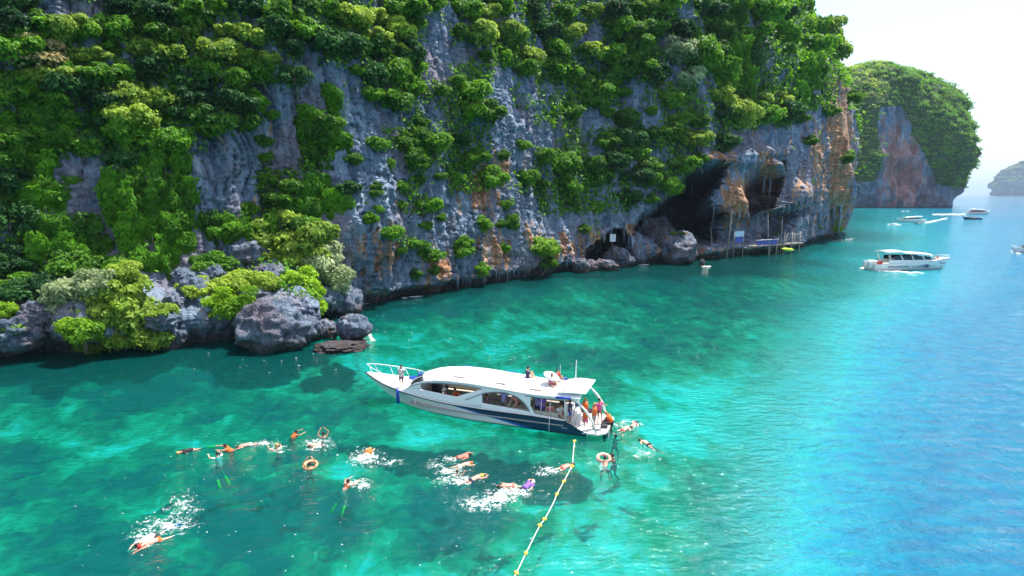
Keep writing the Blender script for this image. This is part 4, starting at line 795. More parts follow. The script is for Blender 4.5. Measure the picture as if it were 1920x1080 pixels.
F = [(i*n2+k, i*n2+(k+1) % n2, (i+1)*n2+(k+1) % n2, (i+1)*n2+k) for i in range(3) for k in range(n2)]
solid(obj_np('canopy', V, F, CL['white'], um), .006); tubeo('pole', [(0, 0, .68), (0, 0, -.1)], .012, M_STEEL, um); tubeo('handle', [(0, 0, -.1), (0, 0, -.2)], .018, M_RUB, um)
INS = [('sit', 10.3, 1.15, 1.02, .3, 'person in white sun hat seated inside the front window of the boat', 1, [('shirt', 'plum'), ('shorts', 'grey'), ('hat', 'white')], 0),
 ('sit_arm', 9.1, 1.2, 1.02, .5, 'person in red top seated at the aft end of the front window', 3, [('shirt', 'red'), ('shorts', 'grey')], 1),
 ('sit', 9.7, .8, 1.02, -.6, 'person in orange life jacket seated beside the red top in the front window', 1, [('vest', 'orange'), ('trunks', 'navy')], 1),
 ('stand', 10.9, -.3, .64, 0.3, 'person in grey shirt standing in the front of the cabin', 2, [('shirt', 'grey'), ('shorts', 'navy')], 0),
 ('sit', 7.1, 1.15, 1.02, .4, 'person in plum shirt seated at the front of the arched window', 1, [('shirt', 'plum'), ('shorts', 'black')], 1),
 ('stand', 6.0, .9, .58, 1.3, 'man in lilac shirt standing in the middle of the arched window', 2, [('shirt', 'lilac'), ('shorts', 'grey')], 0),
 ('lean', 4.95, 1.0, .55, 1.2, 'person in coral top leaning out at the aft end of the arched window', 0, [('shirt', 'coral'), ('trunks', 'black')], 1),
 ('sit_arm', 6.6, -1.1, 1.02, -.9, 'person in teal shirt on the far bench behind the arched window', 2, [('shirt', 'teal'), ('shorts', 'navy')], 0),
 ('stand', 3.55, .9, .58, 1.9, 'man in pale lilac shirt standing nearest the slanted window pillar', 2, [('shirt', 'lilac'), ('shorts', 'navy')], 0),
 ('stand_hold', 3.15, 1.15, .60, 2.3, 'woman in purple dress standing in the open aft part of the cabin', 1, [('shirt', 'purple'), ('shorts', 'purple')], 1),
 ('stand', 2.2, -.4, .58, 2.6, 'person in lime yellow life jacket standing under the aft roof', 2, [('vest', 'lime'), ('shorts', 'black')], 0),
 ('sit', 2.6, 1.2, 1.00, 2.0, 'long haired woman in pink top seated on the aft side bench', 3, [('bikini', 'pink'), ('trunks', 'coral')], 1),
 ('sit_arm', 1.95, 1.15, .98, 2.6, 'woman in white top seated on the aft bench beside the stern opening', 0, [('shirt', 'white'), ('trunks', 'black')], 0),
 ('stand', 1.25, 1.15, .52, -2.8, 'person in blue dress standing on the steps down to the swim platform', 1, [('shirt', 'navy'), ('shorts', 'blue')], 1)]
for pn, x, y, z, fc, lb, sk, wr, hr in INS: onb(pn, x, y, z, fc, lb, skin=sk, wear=wr, hair=('longhair' if 'woman' in lb else 'hair', hr))
onb('stand', -.30, .95, .38, 2.9, 'person in orange life jacket and grey shorts standing on the swim platform', skin=1, wear=[('vest', 'orange'), ('shorts', 'grey')], hair=('hair', 2))
onb('stand_reach', -.45, .0, .38, 2.6, 'person in pink shirt standing behind the orange life jackets on the swim platform', skin=1, wear=[('shirt', 'pink'), ('trunks', 'black')])
onb('stand', .15, 1.35, .38, 2.0, 'child in orange vest and pink shorts at the near corner of the swim platform', skin=1, wear=[('vest', 'orange'), ('shorts', 'pink')], scale=.8)
onb('stand', .45, .35, .44, 2.4, 'person in faded orange life jacket standing against the stern rail', skin=1, wear=[('vest', 'orange'), ('trunks', 'navy')], hair=('hair', 2))
onb('lean', -1.25, -.2, -.45, -.2, 'person in orange life jacket and black shorts climbing from the water onto the platform', skin=1, wear=[('vest', 'orange'), ('shorts', 'black')], hair=('hair', 2))
# ------------------------------------------------------------------ swimmers
SW = []
def swim(pn, x, y, tx_, ty_, label, z=0.0, **k):
    """(x,y) body centre and (tx,ty) where the head points, both read off the photograph on the water plane"""
    a, b_ = at(x, y), at(tx_, ty_); d = b_-a; SW.append((a, d.normalized())); return person(pn, (a.x, a.y, z+0.03), math.atan2(d.y, d.x), label, **k)
swim('prone_reach', 284, 1007, 238, 1036, 'snorkeller in white top and dark shorts swimming arms forward with blue fins', skin=0, wear=[('shirt', 'white'), ('shorts', 'black'), ('mask', 'grey')], fins='blue')
swim('prone_crawl', 296, 1013, 250, 1032, 'bare backed swimmer in a red cap alongside the snorkeller with blue fins', skin=3, wear=[('trunks', 'orange'), ('cap', 'red')], hair=None)
swim('prone_sides', 358, 844, 334, 851, 'snorkeller in dark top with lime green fins, farthest left of the swimmers', skin=1, wear=[('shirt', 'black'), ('mask', 'yellow')], fins='lime', hair=('hair', 2))
swim('tread_back', 424, 846, 400, 850, 'swimmer in orange life jacket lying beside the dark haired snorkeller', skin=1, wear=[('vest', 'orange')], z=.12)
swim('tread', 408, 857, 398, 852, 'dark haired swimmer in white shirt with lime fins beside an orange life jacket', skin=0, wear=[('shirt', 'white'), ('trunks', 'navy')], z=.1, fins='lime')
swim('prone_crawl', 468, 834, 445, 840, 'bare backed swimmer kicking with head to the left among splashes', skin=3, wear=[('trunks', 'white')], hair=('hair', 1))
swim('tread', 520, 842, 510, 838, 'swimmer with yellow snorkel treading water in a ring of splashes', skin=1, wear=[('mask', 'yellow'), ('trunks', 'navy')], z=.12, hair=('hair', 2))
swim('tread_back', 555, 817, 575, 812, 'small distant swimmer in orange life jacket alone above the group', skin=1, wear=[('vest', 'orange')], z=.02)
swim('tread_up', 607, 820, 596, 812, 'black haired swimmer upright in the water with raised arms', skin=1, wear=[('trunks', 'red')], z=-.15)
swim('frog', 602, 833, 582, 838, 'swimmer face down in white splashes below the black haired swimmer', skin=0, wear=[('trunks', 'navy')], hair=('hair', 1))
r1 = swim('tread_up', 581, 879, 585, 868, 'swimmer with arms over head inside a round orange float', skin=1, wear=[('trunks', 'red')], z=-.12)
swim('prone_reach', 688, 853, 698, 838, 'swimmer in orange life jacket trailing a white splash', skin=0, wear=[('vest', 'orange'), ('trunks', 'white')], hair=('hair', 2))
swim('tread_back', 652, 914, 670, 905, 'swimmer with sunburnt back and lime fins arms out among foam', skin=3, wear=[('bikini', 'orange'), ('mask', 'yellow')], z=.1, fins='lime')
swim('prone_crawl', 860, 859, 884, 854, 'swimmer in red shirt with dark hair heading right, topmost of the group below the boat', skin=1, wear=[('shirt', 'coral'), ('trunks', 'black')])
swim('prone_reach', 862, 875, 886, 869, 'bare backed swimmer in an orange cap between the red shirt and the child', skin=0, wear=[('trunks', 'white'), ('cap', 'orange')], hair=None)
swim('tread', 857, 889, 865, 884, 'child with orange armbands upright in the middle of the group', skin=2, wear=[('bikini', 'orange')], z=.06, scale=.8)
swim('prone_reach', 884, 901, 904, 893, 'swimmer in yellow cap and dark shorts heading right, lowest of the group below the boat', skin=3, wear=[('trunks', 'navy'), ('cap', 'yellow')], hair=None)
swim('prone_sides', 960, 911, 940, 913, 'bare backed swimmer in coral shorts beside a large white splash', skin=3, wear=[('trunks', 'coral')], hair=('hair', 1))
swim('prone_crawl', 984, 915, 999, 906, 'swimmer in purple shirt and white cap over a large white splash', skin=0, wear=[('shirt', 'purple'), ('shorts', 'navy'), ('cap', 'white')], hair=None)
swim('prone_sides', 1056, 878, 1076, 872, 'sunburnt swimmer reaching the yellow buoy line', skin=3, wear=[('trunks', 'coral')], hair=('longhair', 1))
r2 = swim('tread_back', 1134, 870, 1132, 860, 'swimmer in dark shorts leaning over a round pale orange float', skin=3, wear=[('shorts', 'black')], z=.12)
swim('tread', 1149, 860, 1140, 862, 'swimmer in navy rash shirt facing the round pale float', skin=2, wear=[('shirt', 'navy'), ('shorts', 'navy')], z=.12)
swim('prone_sides', 1168, 807, 1190, 800, 'bare backed swimmer with dark hair just off the stern platform', skin=3, wear=[('trunks', 'coral')])
swim('prone_crawl', 1186, 800, 1196, 792, 'swimmer in pink top beside the bare backed swimmer off the stern', skin=0, wear=[('bikini', 'pink')], hair=('hair', 0))
swim('tread', 1154, 820, 1160, 814, 'low floating dark haired swimmer closest to the corner of the swim platform', skin=1, wear=[('trunks', 'black')], z=-.02)
swim('prone_sides', 1216, 834, 1203, 828, 'pale swimmer floating with legs apart, farthest right of all swimmers', skin=0, wear=[('trunks', 'black')], hair=('hair', 1))
def ring(x, y, r, label, mt, tilt=0.25, rz=0):
    V = []; n, m_ = 28, 10
    for i in range(n):
        a = 2*math.pi*i/n
        for k in range(m_): b_ = 2*math.pi*k/m_; V.append(((r+.10*math.cos(b_))*math.cos(a), (r+.10*math.cos(b_))*math.sin(a), .09*math.sin(b_)))
    F = [(i*m_+k, ((i+1) % n)*m_+k, ((i+1) % n)*m_+(k+1) % m_, i*m_+(k+1) % m_) for i in range(n) for k in range(m_)]
    o = obj_np('float_ring', V, F, mt); o.location = at(x, y)+Vector((0, 0, .10)); o.rotation_euler = (tilt, 0, rz); tag(o, label, 'float'); return o
M_RING = mat('pale_orange_rubber', (0.80, 0.36, 0.18), 0.45); M_RING2 = mat('pink_rubber', (0.78, 0.42, 0.34), 0.45)
ring(582, 875, .34, 'round orange float with a swimmer inside and red shorts below', M_RING); ring(1132, 862, .36, 'round pale pinkish float held by two swimmers', M_RING2)
# ------------------------------------------------------------------ buoy line
ropepx = [(1077, 829), (1074, 862), (1073, 873), (1057, 905), (1044, 929), (1038, 944), (1021, 976), (1012, 988), (986, 1040), (968, 1077), (955, 1100)]
rope = empty('buoy_line', at(1044, 929)); tag(rope, 'white swimming area rope with yellow floats running to the bottom edge', 'rope'); ro = rope.location
pts = spline([tuple(at(*q)-ro+Vector((0, 0, .06))) for q in ropepx], 7); tubeo('rope', pts, .022, mat('white_rope', (0.72, 0.72, 0.66), 0.8), rope, 6)
M_BUOY = mat('yellow_float', (0.85, 0.55, 0.06), 0.4, var=.1)
fme = None
for q in [(1077, 829), (1073, 876), (1057, 905), (1044, 929), (1021, 976), (1012, 988), (986, 1040), (968, 1077)]:
    if fme is None: V, F = ell_np((0, 0, 0), (.13, .09, .085), 12, 8); o = obj_np('buoy', V, F, M_BUOY, rope); fme = o.data
    else: o = bpy.data.objects.new('buoy', fme); link(o); o.parent = rope
    o.location = at(*q)-ro+Vector((0, 0, .07)); o.rotation_euler = (0, 0, random.uniform(0, 3))
# ------------------------------------------------------------------ boulders
def ico(sub): bm = bmesh.new(); bmesh.ops.create_icosphere(bm, subdivisions=sub, radius=1); V = np.array([v.co[:] for v in bm.verts]); F = np.array([[v.index for v in f.verts] for f in bm.faces]); bm.free(); return V, F
ICO5 = ico(5)
M_BROWN = rock_mat('brown_boulder_rock', far=0.7, warm_attr=False, tone=0.9); 
_b = M_BROWN.node_tree; 
for n_ in _b.nodes:
    if n_.type == 'VALTORGB' and abs(n_.color_ramp.elements[0].position-0.42) < .001: n_.color_ramp.elements[0].position = 0.05; n_.color_ramp.elements[1].position = 0.25
    if n_.type == 'VALTORGB' and abs(n_.color_ramp.elements[0].position-0.34) < .001:
        for e, c in zip(n_.color_ramp.elements, [(0.04, 0.028, 0.026), (0.13, 0.08, 0.07), (0.24, 0.16, 0.14), (0.4, 0.32, 0.28)]): e.color = (*c, 1)
def boulder(c, s_, seed, label, mt=None, group=None, name='boulder', rug=0.28, parent=None):
    V, F = ICO5; x, y, z = V.T
    d = 1+rug*fbm(x*1.1, y*1.1, z*1.1, 3, seed)+rug*0.9*fbm(x*2.1+5, y*2.1, z*1.6, 4, seed+5, ridge=True)-rug*.4
    d = d-0.10*np.exp(-(fbm(x*1.3+3, y*1.3, z*0.8, 3, seed+21)/0.07)**2)+0.02*fbm(x*20, y*20, z*18, 3, seed+25, ridge=True)
    k = np.round(fbm(x*1.6, y*1.6, z*1.6, 2, seed+9)*3)/3; d = d+0.10*k+0.035*fbm(x*9, y*9, z*7, 3, seed+11, ridge=True)
    o = mesh_np(name, V*d[:, None]*np.array(s_), F, [mt or M_BOULDER]); o.location = c; o.rotation_euler = (0, 0, seed*1.7)
    if not parent: tag(o, label, 'boulder', group)
    return o
def bpx(x, yb, rpx, seed, label, asp=(1, 1, 1), mt=None, sink=0.45, z=0.0, back=0.6, **k):
    """boulder whose foot stands at (x, yb) on level z"""
    p = at(x, yb, z); r = rpx*(p-CO).length/FPX; dirn = Vector((p.x, p.y, 0)).normalized()
    return boulder(p+dirn*r*back*asp[1]+Vector((0, 0, r*asp[2]*sink)), (r*asp[0], r*asp[1], r*asp[2]), seed, label, mt, **k)
def bhit(x, y, rpx, seed, label, asp=(1, 1, 1), mt=None, out=0.1, **k):
    p, n = hit(x, y)
    if p is None: return
    r = rpx*(p-CO).length/FPX; return boulder(p-Vector(ray(x, y))*r*out, (r*asp[0], r*asp[1], r*asp[2]), seed, label, mt, **k)
bpx(516, 652, 60, 11, 'largest grey boulder of the ledge, rounded, jutting over the water below the lime bush', (1.05, .8, .78), back=.2, sink=.62, rug=.42)
bpx(382, 632, 44, 12, 'tall bluish grey boulder at the middle of the ledge front', (.85, .8, 1.15), sink=.75, back=.3)
bpx(432, 632, 38, 13, 'bluish grey boulder pressed between the tall one and the largest one', (.9, .8, 1.0), sink=.75, back=.3)
bpx(330, 650, 30, 14, 'small grey boulder at the water left of the tall ledge boulder', (1, .8, .95), sink=.6, back=.3)
bpx(578, 640, 26, 15, 'dark grey boulder under the right end of the ledge', (1, .9, 1), sink=.6)
bpx(664, 634, 31, 16, 'lone dark boulder with a sunlit top standing on the flat wet slab', (1.0, .9, .82), sink=.62, z=.35)
bpx(640, 656, 52, 17, 'flat wet brown rock slab at the foot of the lone boulder', (1.0, .75, .13), mt=M_BROWN, sink=.25, back=.35, rug=.5)
bpx(612, 632, 24, 18, 'angular brown rock leaning behind the flat slab', (1.1, .8, .8), mt=M_BROWN)
bpx(640, 590, 40, 19, 'smooth grey boulder where the ledge meets the tall cliff', (1.0, .9, .85), sink=.55)
for k, (x, y, r, lb) in enumerate([(462, 474, 34, 'sharp grey rock rising between the creepers and the big light green tree'), (430, 500, 24, 'grey rock left of the sharp rock above the ledge'), (365, 545, 26, 'grey rubble rock behind the tall ledge boulder'), (400, 520, 24, 'low grey rock in the rubble band above the ledge'), (345, 520, 20, 'small rock at the left end of the rubble band'), (500, 520, 30, 'grey rock under the large light green tree'), (330, 570, 20, 'rock between the ledge trees and the tall boulder'), (30, 625, 34, 'grey boulder at the left edge of the photo by the water'), (70, 590, 24, 'dark grey rock left of the pale flowering ledge tree'), (300, 600, 24, 'blue grey rock right of the ledge trees'), (610, 560, 30, 'pale rock below the white flowering tree'), (478, 560, 26, 'grey rock behind the yellow green bushes')]):
    bhit(x, y, r, 30+k, lb, (1, .9, .8), rug=.34)
bg_ = bpx(1266, 494, 42, 51, 'brown boulder topped with grass standing in front of the big cave', (1.05, .8, .85), mt=M_BROWN, sink=.6)
bpx(1222, 478, 46, 52, 'broad brown rock mound at the left of the big cave floor', (1, .8, .95), mt=M_BROWN, sink=.55, back=1.2)
bpx(1158, 500, 27, 53, 'sloping brown rock under the white notice board', (1.2, .8, .9), mt=M_BROWN)
bpx(1190, 495, 24, 54, 'reddish brown rock between the small cave and the grass topped boulder', (.9, .8, 1.4), mt=M_BROWN)
bpx(1136, 507, 20, 55, 'rounded brown rock lying at the water by the small cave', (1.3, .8, .7), mt=M_BROWN)
bpx(1108, 508, 16, 56, 'middle one of the low rocks at the small cave', (1.1, .8, .8), mt=M_BROWN)
bpx(1090, 511, 18, 57, 'leftmost of the low rocks at the small cave', (.9, .8, 1.0), mt=M_BROWN)
bpx(1207, 494, 6, 58, 'small pointed yellowish rock tip left of the grass topped boulder', (.8, .8, 1.3), mt=M_BROWN)
bpx(1316, 499, 6, 59, 'small pointed rock in the water right of the grass topped boulder', (.8, .8, 1.4), mt=M_BROWN)
bpx(1345, 474, 26, 60, 'brown rocks at the foot of the tall leaning pole', (1.3, .8, .7), mt=M_BROWN)
bpx(1305, 466, 26, 61, 'grey rock at the back of the cave floor', (1.3, .8, .7))
bpx(1385, 470, 20, 62, 'brown rock under the blue stall', (1.5, .8, .55), mt=M_BROWN)
bpx(1415, 470, 20, 63, 'brown rock under the blue railings', (1.4, .8, .55), mt=M_BROWN)
bpx(1441, 471, 7, 64, 'small pale rock between the posts of the walkway', (1.2, 1, .9))
# stalactites: pieces of the cliff
def cone_mesh(seed):
    rng = np.random.default_rng(seed); prof = [(1.0, .25), (.85, 0), (.62, -.9), (.50, -1.6), (.30, -2.5), (.16, -3.3), (.02, -4.0)]; V, F = lathe_np(prof, 9); V[:, :2] *= (1+.22*fbm(V[:, 0]*2, V[:, 1]*2, V[:, 2]*1.2, 3, seed))[:, None]; V[:, 0] += .25*np.sin(V[:, 2]*.8+seed)
    o = obj_np('stalactite', V, F, M_ROCK); me = o.data; bpy.data.objects.remove(o); return me
CONES = [cone_mesh(k) for k in range(4)]
for me in CONES: fattr(me, 'warm', np.full(len(me.vertices), .2))
ST = [(1284, 340, 3.0, 34), (1297, 345, 2.6, 30), (1262, 392, 5, 42), (1250, 398, 4, 22), (1342, 350, 4, 42), (1339, 372, 3.5, 40), (1337, 395, 3, 30), (1375, 392, 4, 26), (1385, 396, 3, 18), (1366, 388, 3, 20), (1432, 330, 4, 40), (1444, 338, 4, 44), (1490, 378, 4, 22), (1500, 378, 3, 18), (1478, 382, 4, 20), (1512, 372, 4, 26), (1468, 386, 3, 16), (1185, 440, 4, 40), (1178, 442, 3, 28), (1145, 440, 3, 22), (1310, 305, 3, 16), (1270, 340, 3, 18), (1230, 378, 3, 20), (1548, 395, 5, 34), (1562, 392, 4, 44), (1536, 402, 4, 30), (1575, 388, 4, 50)]
for x in np.arange(845, 1175, 6.5): ST.append((x+random.uniform(-3, 3), np.interp(x, [840, 950, 1000, 1090, 1180], [535, 505, 478, 462, 428])+random.uniform(-16, 14), random.uniform(2, 4.5), random.uniform(10, 34)))
for x, y, wpx, lpx in ST:
    p, n = hit(x, y)
    if p is None: continue
    o = bpy.data.objects.new('stalactite', random.choice(CONES)); link(o); D = (p-CO).length/FPX; o.parent = cliff
    o.location = p+Vector((0.66, -.75, 0))*wpx*D*0.25; o.scale = (wpx*D*.85, wpx*D*.85, lpx*D/4); o.rotation_euler = (0, 0, random.uniform(0, 6))
# ------------------------------------------------------------------ trees standing on the ledge and single bushes, by hand
def ptree(ch, x, y, rpx, label, zs=1.0, lift=.35, out=.3):
    p, n = hit(x, y)
    if p is None: return
    r = 1.15*rpx*(p-CO).length/FPX; return put_plant(ch, p-Vector(ray(x, y))*r*out+Vector((0, 0, r*0.0)), r, x, y, zs, Vector((.66, -.75, 0)), label)
def pcl(ch, lst, label, cat='tree'):
    """one wide tree: several crowns and a trunk of one root"""
    x0, y0, r0 = lst[0]; p, n = hit(x0, y0); D = (p-CO).length/FPX; P0 = p-Vector(ray(x0, y0))*r0*D*.4
    root = empty('ledge_tree', P0); tag(root, label, cat)
    right = Vector((1, 0, 0)); upv = Vector((0, sP, cP))
    for x, y, r in lst:
        c = bpy.data.objects.new('crown', random.choice(CROWN[ch])); link(c); c.parent = root; c.location = right*(x-x0)*D-upv*(y-y0)*D+Vector(ray(x, y))*random.uniform(-.15, .5)*r*D; c.scale = (r*D*1.4, r*D*1.4, r*D*1.55); c.rotation_euler = (0, 0, random.uniform(0, 6))
    tk = bpy.data.objects.new('trunk', TRUNK[0]); link(tk); tk.parent = root; tk.scale = (r0*D*1.3,)*3; tk.rotation_euler = (0, 0, -.9); tk.location = (0, .3, -r0*D*.3)
    return root
pcl('L', [(232, 580, 44), (200, 600, 34), (262, 600, 36), (235, 548, 34), (275, 622, 26), (190, 570, 30), (290, 585, 22), (232, 520, 20), (225, 625, 24), (180, 630, 22)], 'large light green tree leaning over the water on the left ledge')
pcl('W', [(148, 548, 34), (125, 560, 26), (172, 535, 28), (140, 580, 24)], 'pale flowering tree on the left ledge behind the large light green one')
pcl('Y', [(153, 622, 24), (138, 615, 16)], 'low lime bush under the left ledge tree', 'bush')
pcl('L', [(520, 440, 40), (560, 455, 40), (490, 430, 30), (540, 415, 30), (590, 440, 30), (505, 470, 28), (470, 425, 24), (555, 490, 32), (580, 475, 28)], 'broad light green tree above the largest boulder of the ledge')
pcl('W', [(600, 495, 36), (625, 515, 26), (580, 510, 28), (610, 470, 26), (635, 535, 16), (560, 520, 22), (510, 545, 18)], 'white flowering tree overhanging the right end of the ledge')
pcl('Y', [(560, 525, 28), (575, 550, 24), (585, 572, 22), (550, 545, 20), (570, 592, 16), (590, 600, 10)], 'lime green bush spilling down over the largest boulder', 'bush')
pcl('Y', [(432, 578, 26), (455, 560, 22), (410, 560, 20), (460, 585, 18)], 'yellow green bush in front of the tall ledge boulder', 'bush')
pcl('L', [(370, 545, 22), (350, 540, 14)], 'small light green bush above the tall ledge boulder', 'bush')
pcl('L', [(425, 540, 30), (450, 530, 26), (395, 535, 22), (470, 545, 22), (490, 528, 20)], 'olive leaved tree with bare branches in the middle of the ledge')
pcl('T', [(405, 500, 28), (385, 490, 20), (425, 510, 20)], 'olive green bush over the rubble band of the ledge', 'bush')
pcl('T', [(205, 500, 24), (190, 515, 20), (225, 505, 18)], 'mid green tree above the large ledge tree at left')
pcl('Y', [(8, 610, 22), (5, 590, 14)], 'lime green bush cut by the left edge of the photo', 'bush')
for x, y, r, zs, lb in [(735, 437, 22, 1, 'round green bush on bare rock above the bow of the speedboat'), (805, 478, 24, .9, 'bright green bush hanging low above the cabin of the speedboat'), (790, 460, 16, 1, 'green bush just above the low bright one'), (864, 470, 24, .9, 'green bush left of the orange stained rock strip'), (905, 422, 22, 1.1, 'green bush under the orange rock patch'), (1012, 466, 30, 1, 'big yellow green bush low on the cliff above the stern'), (757, 350, 24, 1.1, 'rounded bush on open rock above the bow'), (655, 352, 22, .9, 'bush on open rock right of the hanging creepers'), (700, 362, 16, .9, 'small bush between two rounded bushes on open rock'), (960, 415, 16, 1.4, 'narrow green bush right of the orange strip'), (1180, 285, 20, 1, 'green bush near the top left of the big cave mouth')]:
    ptree('T' if 'yellow' not in lb else 'Y', x, y, r, lb, zs)
ptree('Y', 1570, 424, 11, 'lime green bush at the foot of the cliff corner', 1.5, out=1.2)
ptree('Y', 1283, 455, 12, 'bright green bush right of the grass topped boulder', .8, out=2.0)
put_plant('T', bg_.location+Vector((-.5, -.8, bg_.dimensions.z*.42)), 2.6, 1250, 462, .55, Vector((.6, -.8, 0)), 'green grassy bush growing on top of the boulder before the cave')
# labels of the plants on the wall
def zone(x, y):
    hgt = 'topmost' if y < 60 else 'upper' if y < 140 else 'middle' if y < 220 else 'lower' if y < 320 else 'low' if y < 420 else 'lowest'
    for lim, nm in ((70, 'by the left edge'), (160, 'above the pale ledge tree'), (250, 'above the large ledge tree'), (340, 'above the left ledge rubble'), (430, 'above the tall ledge boulder'), (520, 'above the broad ledge tree'), (610, 'above the white flowering tree'), (700, 'above the lone boulder'), (790, 'above the boat bow'), (880, 'above the boat windscreen'), (970, 'above the boat cabin'), (1060, 'above the boat stern'), (1140, 'left of the small cave'), (1210, 'above the small cave'), (1290, 'above the big cave'), (1370, 'above the leaning pole'), (1450, 'above the upper cavity'), (1530, 'above the walkway'), (9999, 'by the cliff corner')):
        if x < lim: return hgt, nm
cols = {'T': 'mid green', 'D': 'dark green', 'L': 'light yellow-green', 'W': 'pale whitish', 'O': 'orange tinted', 'b': 'small', 'V': 'bright green', 'Y': 'lime green'}
bins = {}
for rt, ch, x, y, rp in plants: bins.setdefault((ch,)+zone(x, y), []).append((x, y, rp, rt))
for (ch, hg, nm), lst in bins.items():
    noun = 'hanging creeper' if ch == 'V' else 'bush' if ch == 'b' else 'tree'; lst.sort(key=lambda q: q[0]); n = len(lst)
    for k, (x, y, rp, rt) in enumerate(lst):
        if n == 1: o_ = ''
        elif n == 2: o_ = (', left one of two', ', right one of two')[k]
        elif n == 3: o_ = (', leftmost of three', ', middle of three', ', rightmost of three')[k]
        else: o_ = ', '+('leftmost', 'second from left', 'third from left', 'fourth from left', 'fifth from left', 'sixth from left', 'seventh from left', 'eighth from left', 'ninth from left', 'tenth from left', 'eleventh from left')[min(k, 10)]
        rt['label'] = f'{cols[ch]} {noun} {hg} on cliff {nm}{o_}'
        rt['group'] = 'creepers hanging down the cliff' if ch == 'V' else 'bushes on the bare rock' if ch == 'b' else 'trees growing on the cliff'
# ------------------------------------------------------------------ cave front: walkway, stall, poles, kayak, notice
M_WOOD = mat('weathered_wood', (0.30, 0.27, 0.25), 0.9, var=.3, vscale=6); M_TARP = mat('blue_tarp', (0.015, 0.06, 0.35), 0.6, var=.2, vscale=3); M_BOARD = mat('pale_blue_board', (0.42, 0.58, 0.75), 0.6); M_KAY = mat('yellow_kayak_plastic', (0.55, 0.72, 0.02), 0.4)
o0 = at(1483, 475); ee = (at(1505, 474)-at(1400, 483)); ee.z = 0; ee.normalize(); nn2 = Vector((-ee.y, ee.x, 0)); rzp = math.atan2(ee.y, ee.x)
wk = empty('walkway', o0, rzp); tag(wk, 'wooden landing walkway on posts with blue railings below the cave cliff', 'walkway')
SC = (o0-CO).length/FPX*1.02      # metres per photo pixel there (the walkway runs away from the camera, so lengths get a factor)
kx = 1/abs(ee.dot(Vector((1, 0, 0))))*.92
def wx(px_): return (px_-1483)*SC*kx
for i, px_ in enumerate((1464, 1483, 1503)):
    for yy in (0, 1.6): tubeo('post', [(wx(px_), yy, -2), (wx(px_), yy, 5.6 if yy == 0 else 5.0)], .17 if yy == 0 else .12, M_WOOD, wk, 7)
for i, px_ in enumerate((1430, 1446)): tubeo('post', [(wx(px_), 0, -2), (wx(px_), 0, 4.0)], .14, M_WOOD, wk, 7)
for k in range(26):
    x_ = wx(1396)+(wx(1509)-wx(1396))*k/25; V, F = box_np((x_, .9, 2.55+.04*math.sin(k*2.1)), (abs(wx(1509)-wx(1396))/25*.88, 2.6, .10)); obj_np('plank', V, F, M_WOOD, wk, False)
tubeo('beam', [(wx(1396), -.2, 2.45), (wx(1509), -.2, 2.40)], .12, M_WOOD, wk, 6); tubeo('rail', [(wx(1464), 0, 5.3), (wx(1483), .1, 5.1), (wx(1503), 0, 4.9)], .09, M_WOOD, wk, 6); tubeo('rail', [(wx(1396), -.1, 4.0), (wx(1448), -.1, 4.0)], .08, M_STEEL, wk, 6)
tubeo('brace', [(wx(1464), 0, 3.0), (wx(1474), .3, 5.0)], .08, M_WOOD, wk, 6); tubeo('brace', [(wx(1503), 0, 2.8), (wx(1492), .2, 5.1)], .08, M_WOOD, wk, 6)
for a_, b_ in ((1399, 1410), (1412, 1430), (1432, 1446)): boxo('blue_panel', ((wx(a_)+wx(b_))/2, -.12, 3.25), (abs(wx(b_)-wx(a_)), .06, 1.15), M_TARP, wk)
p_ = at(1387, 485); st = empty('stall', p_+nn2*.5, rzp); tag(st, 'small stall with pale blue board and blue tarp on the rocks before the cave', 'stall')
boxo('board', (0, 0, 5.9), (3.2, .12, 1.2), M_BOARD, st, tilt=0); boxo('tarp', (.2, .15, 4.5), (2.9, .1, 1.4), M_TARP, st)
for x_ in (-1.7, 1.7): tubeo('post', [(x_, .1, -0.6), (x_, .1, 6.5)], .08, M_WOOD, st, 6)
for (x0, y0, x1, y1, lb, r_) in ((1362, 462, 1373, 391, 'tall leaning bamboo pole in front of the big cave', .22), (1441, 446, 1440, 400, 'thin upright pole behind the blue railings', .09), (1463, 442, 1467, 405, 'thin pole behind the walkway posts', .09), (1336, 446, 1333, 424, 'short pole standing among the cave rocks', .10), (1258, 424, 1259, 390, 'pale pole inside the big cave', .2)):
    b0 = at(x0, {1362: 484, 1441: 480, 1463: 477, 1336: 484, 1258: 440}.get(x0, 470)) if x0 != 1258 else Vector(hit(1258, 430)[0]); z0 = 0
    D0 = b0.length; zt = CAMH+(ray(x1, y1).z/ray(x1, y1).y)*(b0.y+1); zb = CAMH+(ray(x0, y0).z/ray(x0, y0).y)*b0.y; xt = ray(x1, y1).x/ray(x1, y1).y*(b0.y+1)
    o = tubeo('pole', [(0, 0, min(zb, .5)-b0.z-.5), ((xt-b0.x)*.55, .5, zt*.5), (xt-b0.x, 1, zt)], [r_, r_*.85, r_*.5], M_WOOD, None, 7); o.location = b0; tag(o, lb, 'pole')
for k, (x, y, l) in enumerate(((1281, 412, 12), (1296, 412, 13), (1288, 415, 10))):
    p, n = hit(x, y+8)
    if p is not None: o = tubeo('pole', [(0, 0, 0), (.3, 0, l*.14)], .09, M_WOOD, None, 6); o.location = p+Vector((.6, -.8, .3))*2; tag(o, ('left', 'right', 'middle')[k]+' stake of the ladder frame on the dark cave floor', 'pole')
ky = empty('kayak', at(1472, 477)-nn2*.6+Vector((0, 0, 1.35)), rzp+.0); ky.rotation_euler = (math.radians(62), 0.10, rzp); tag(ky, 'yellow kayak hung on its side along the walkway', 'kayak')
ks = []
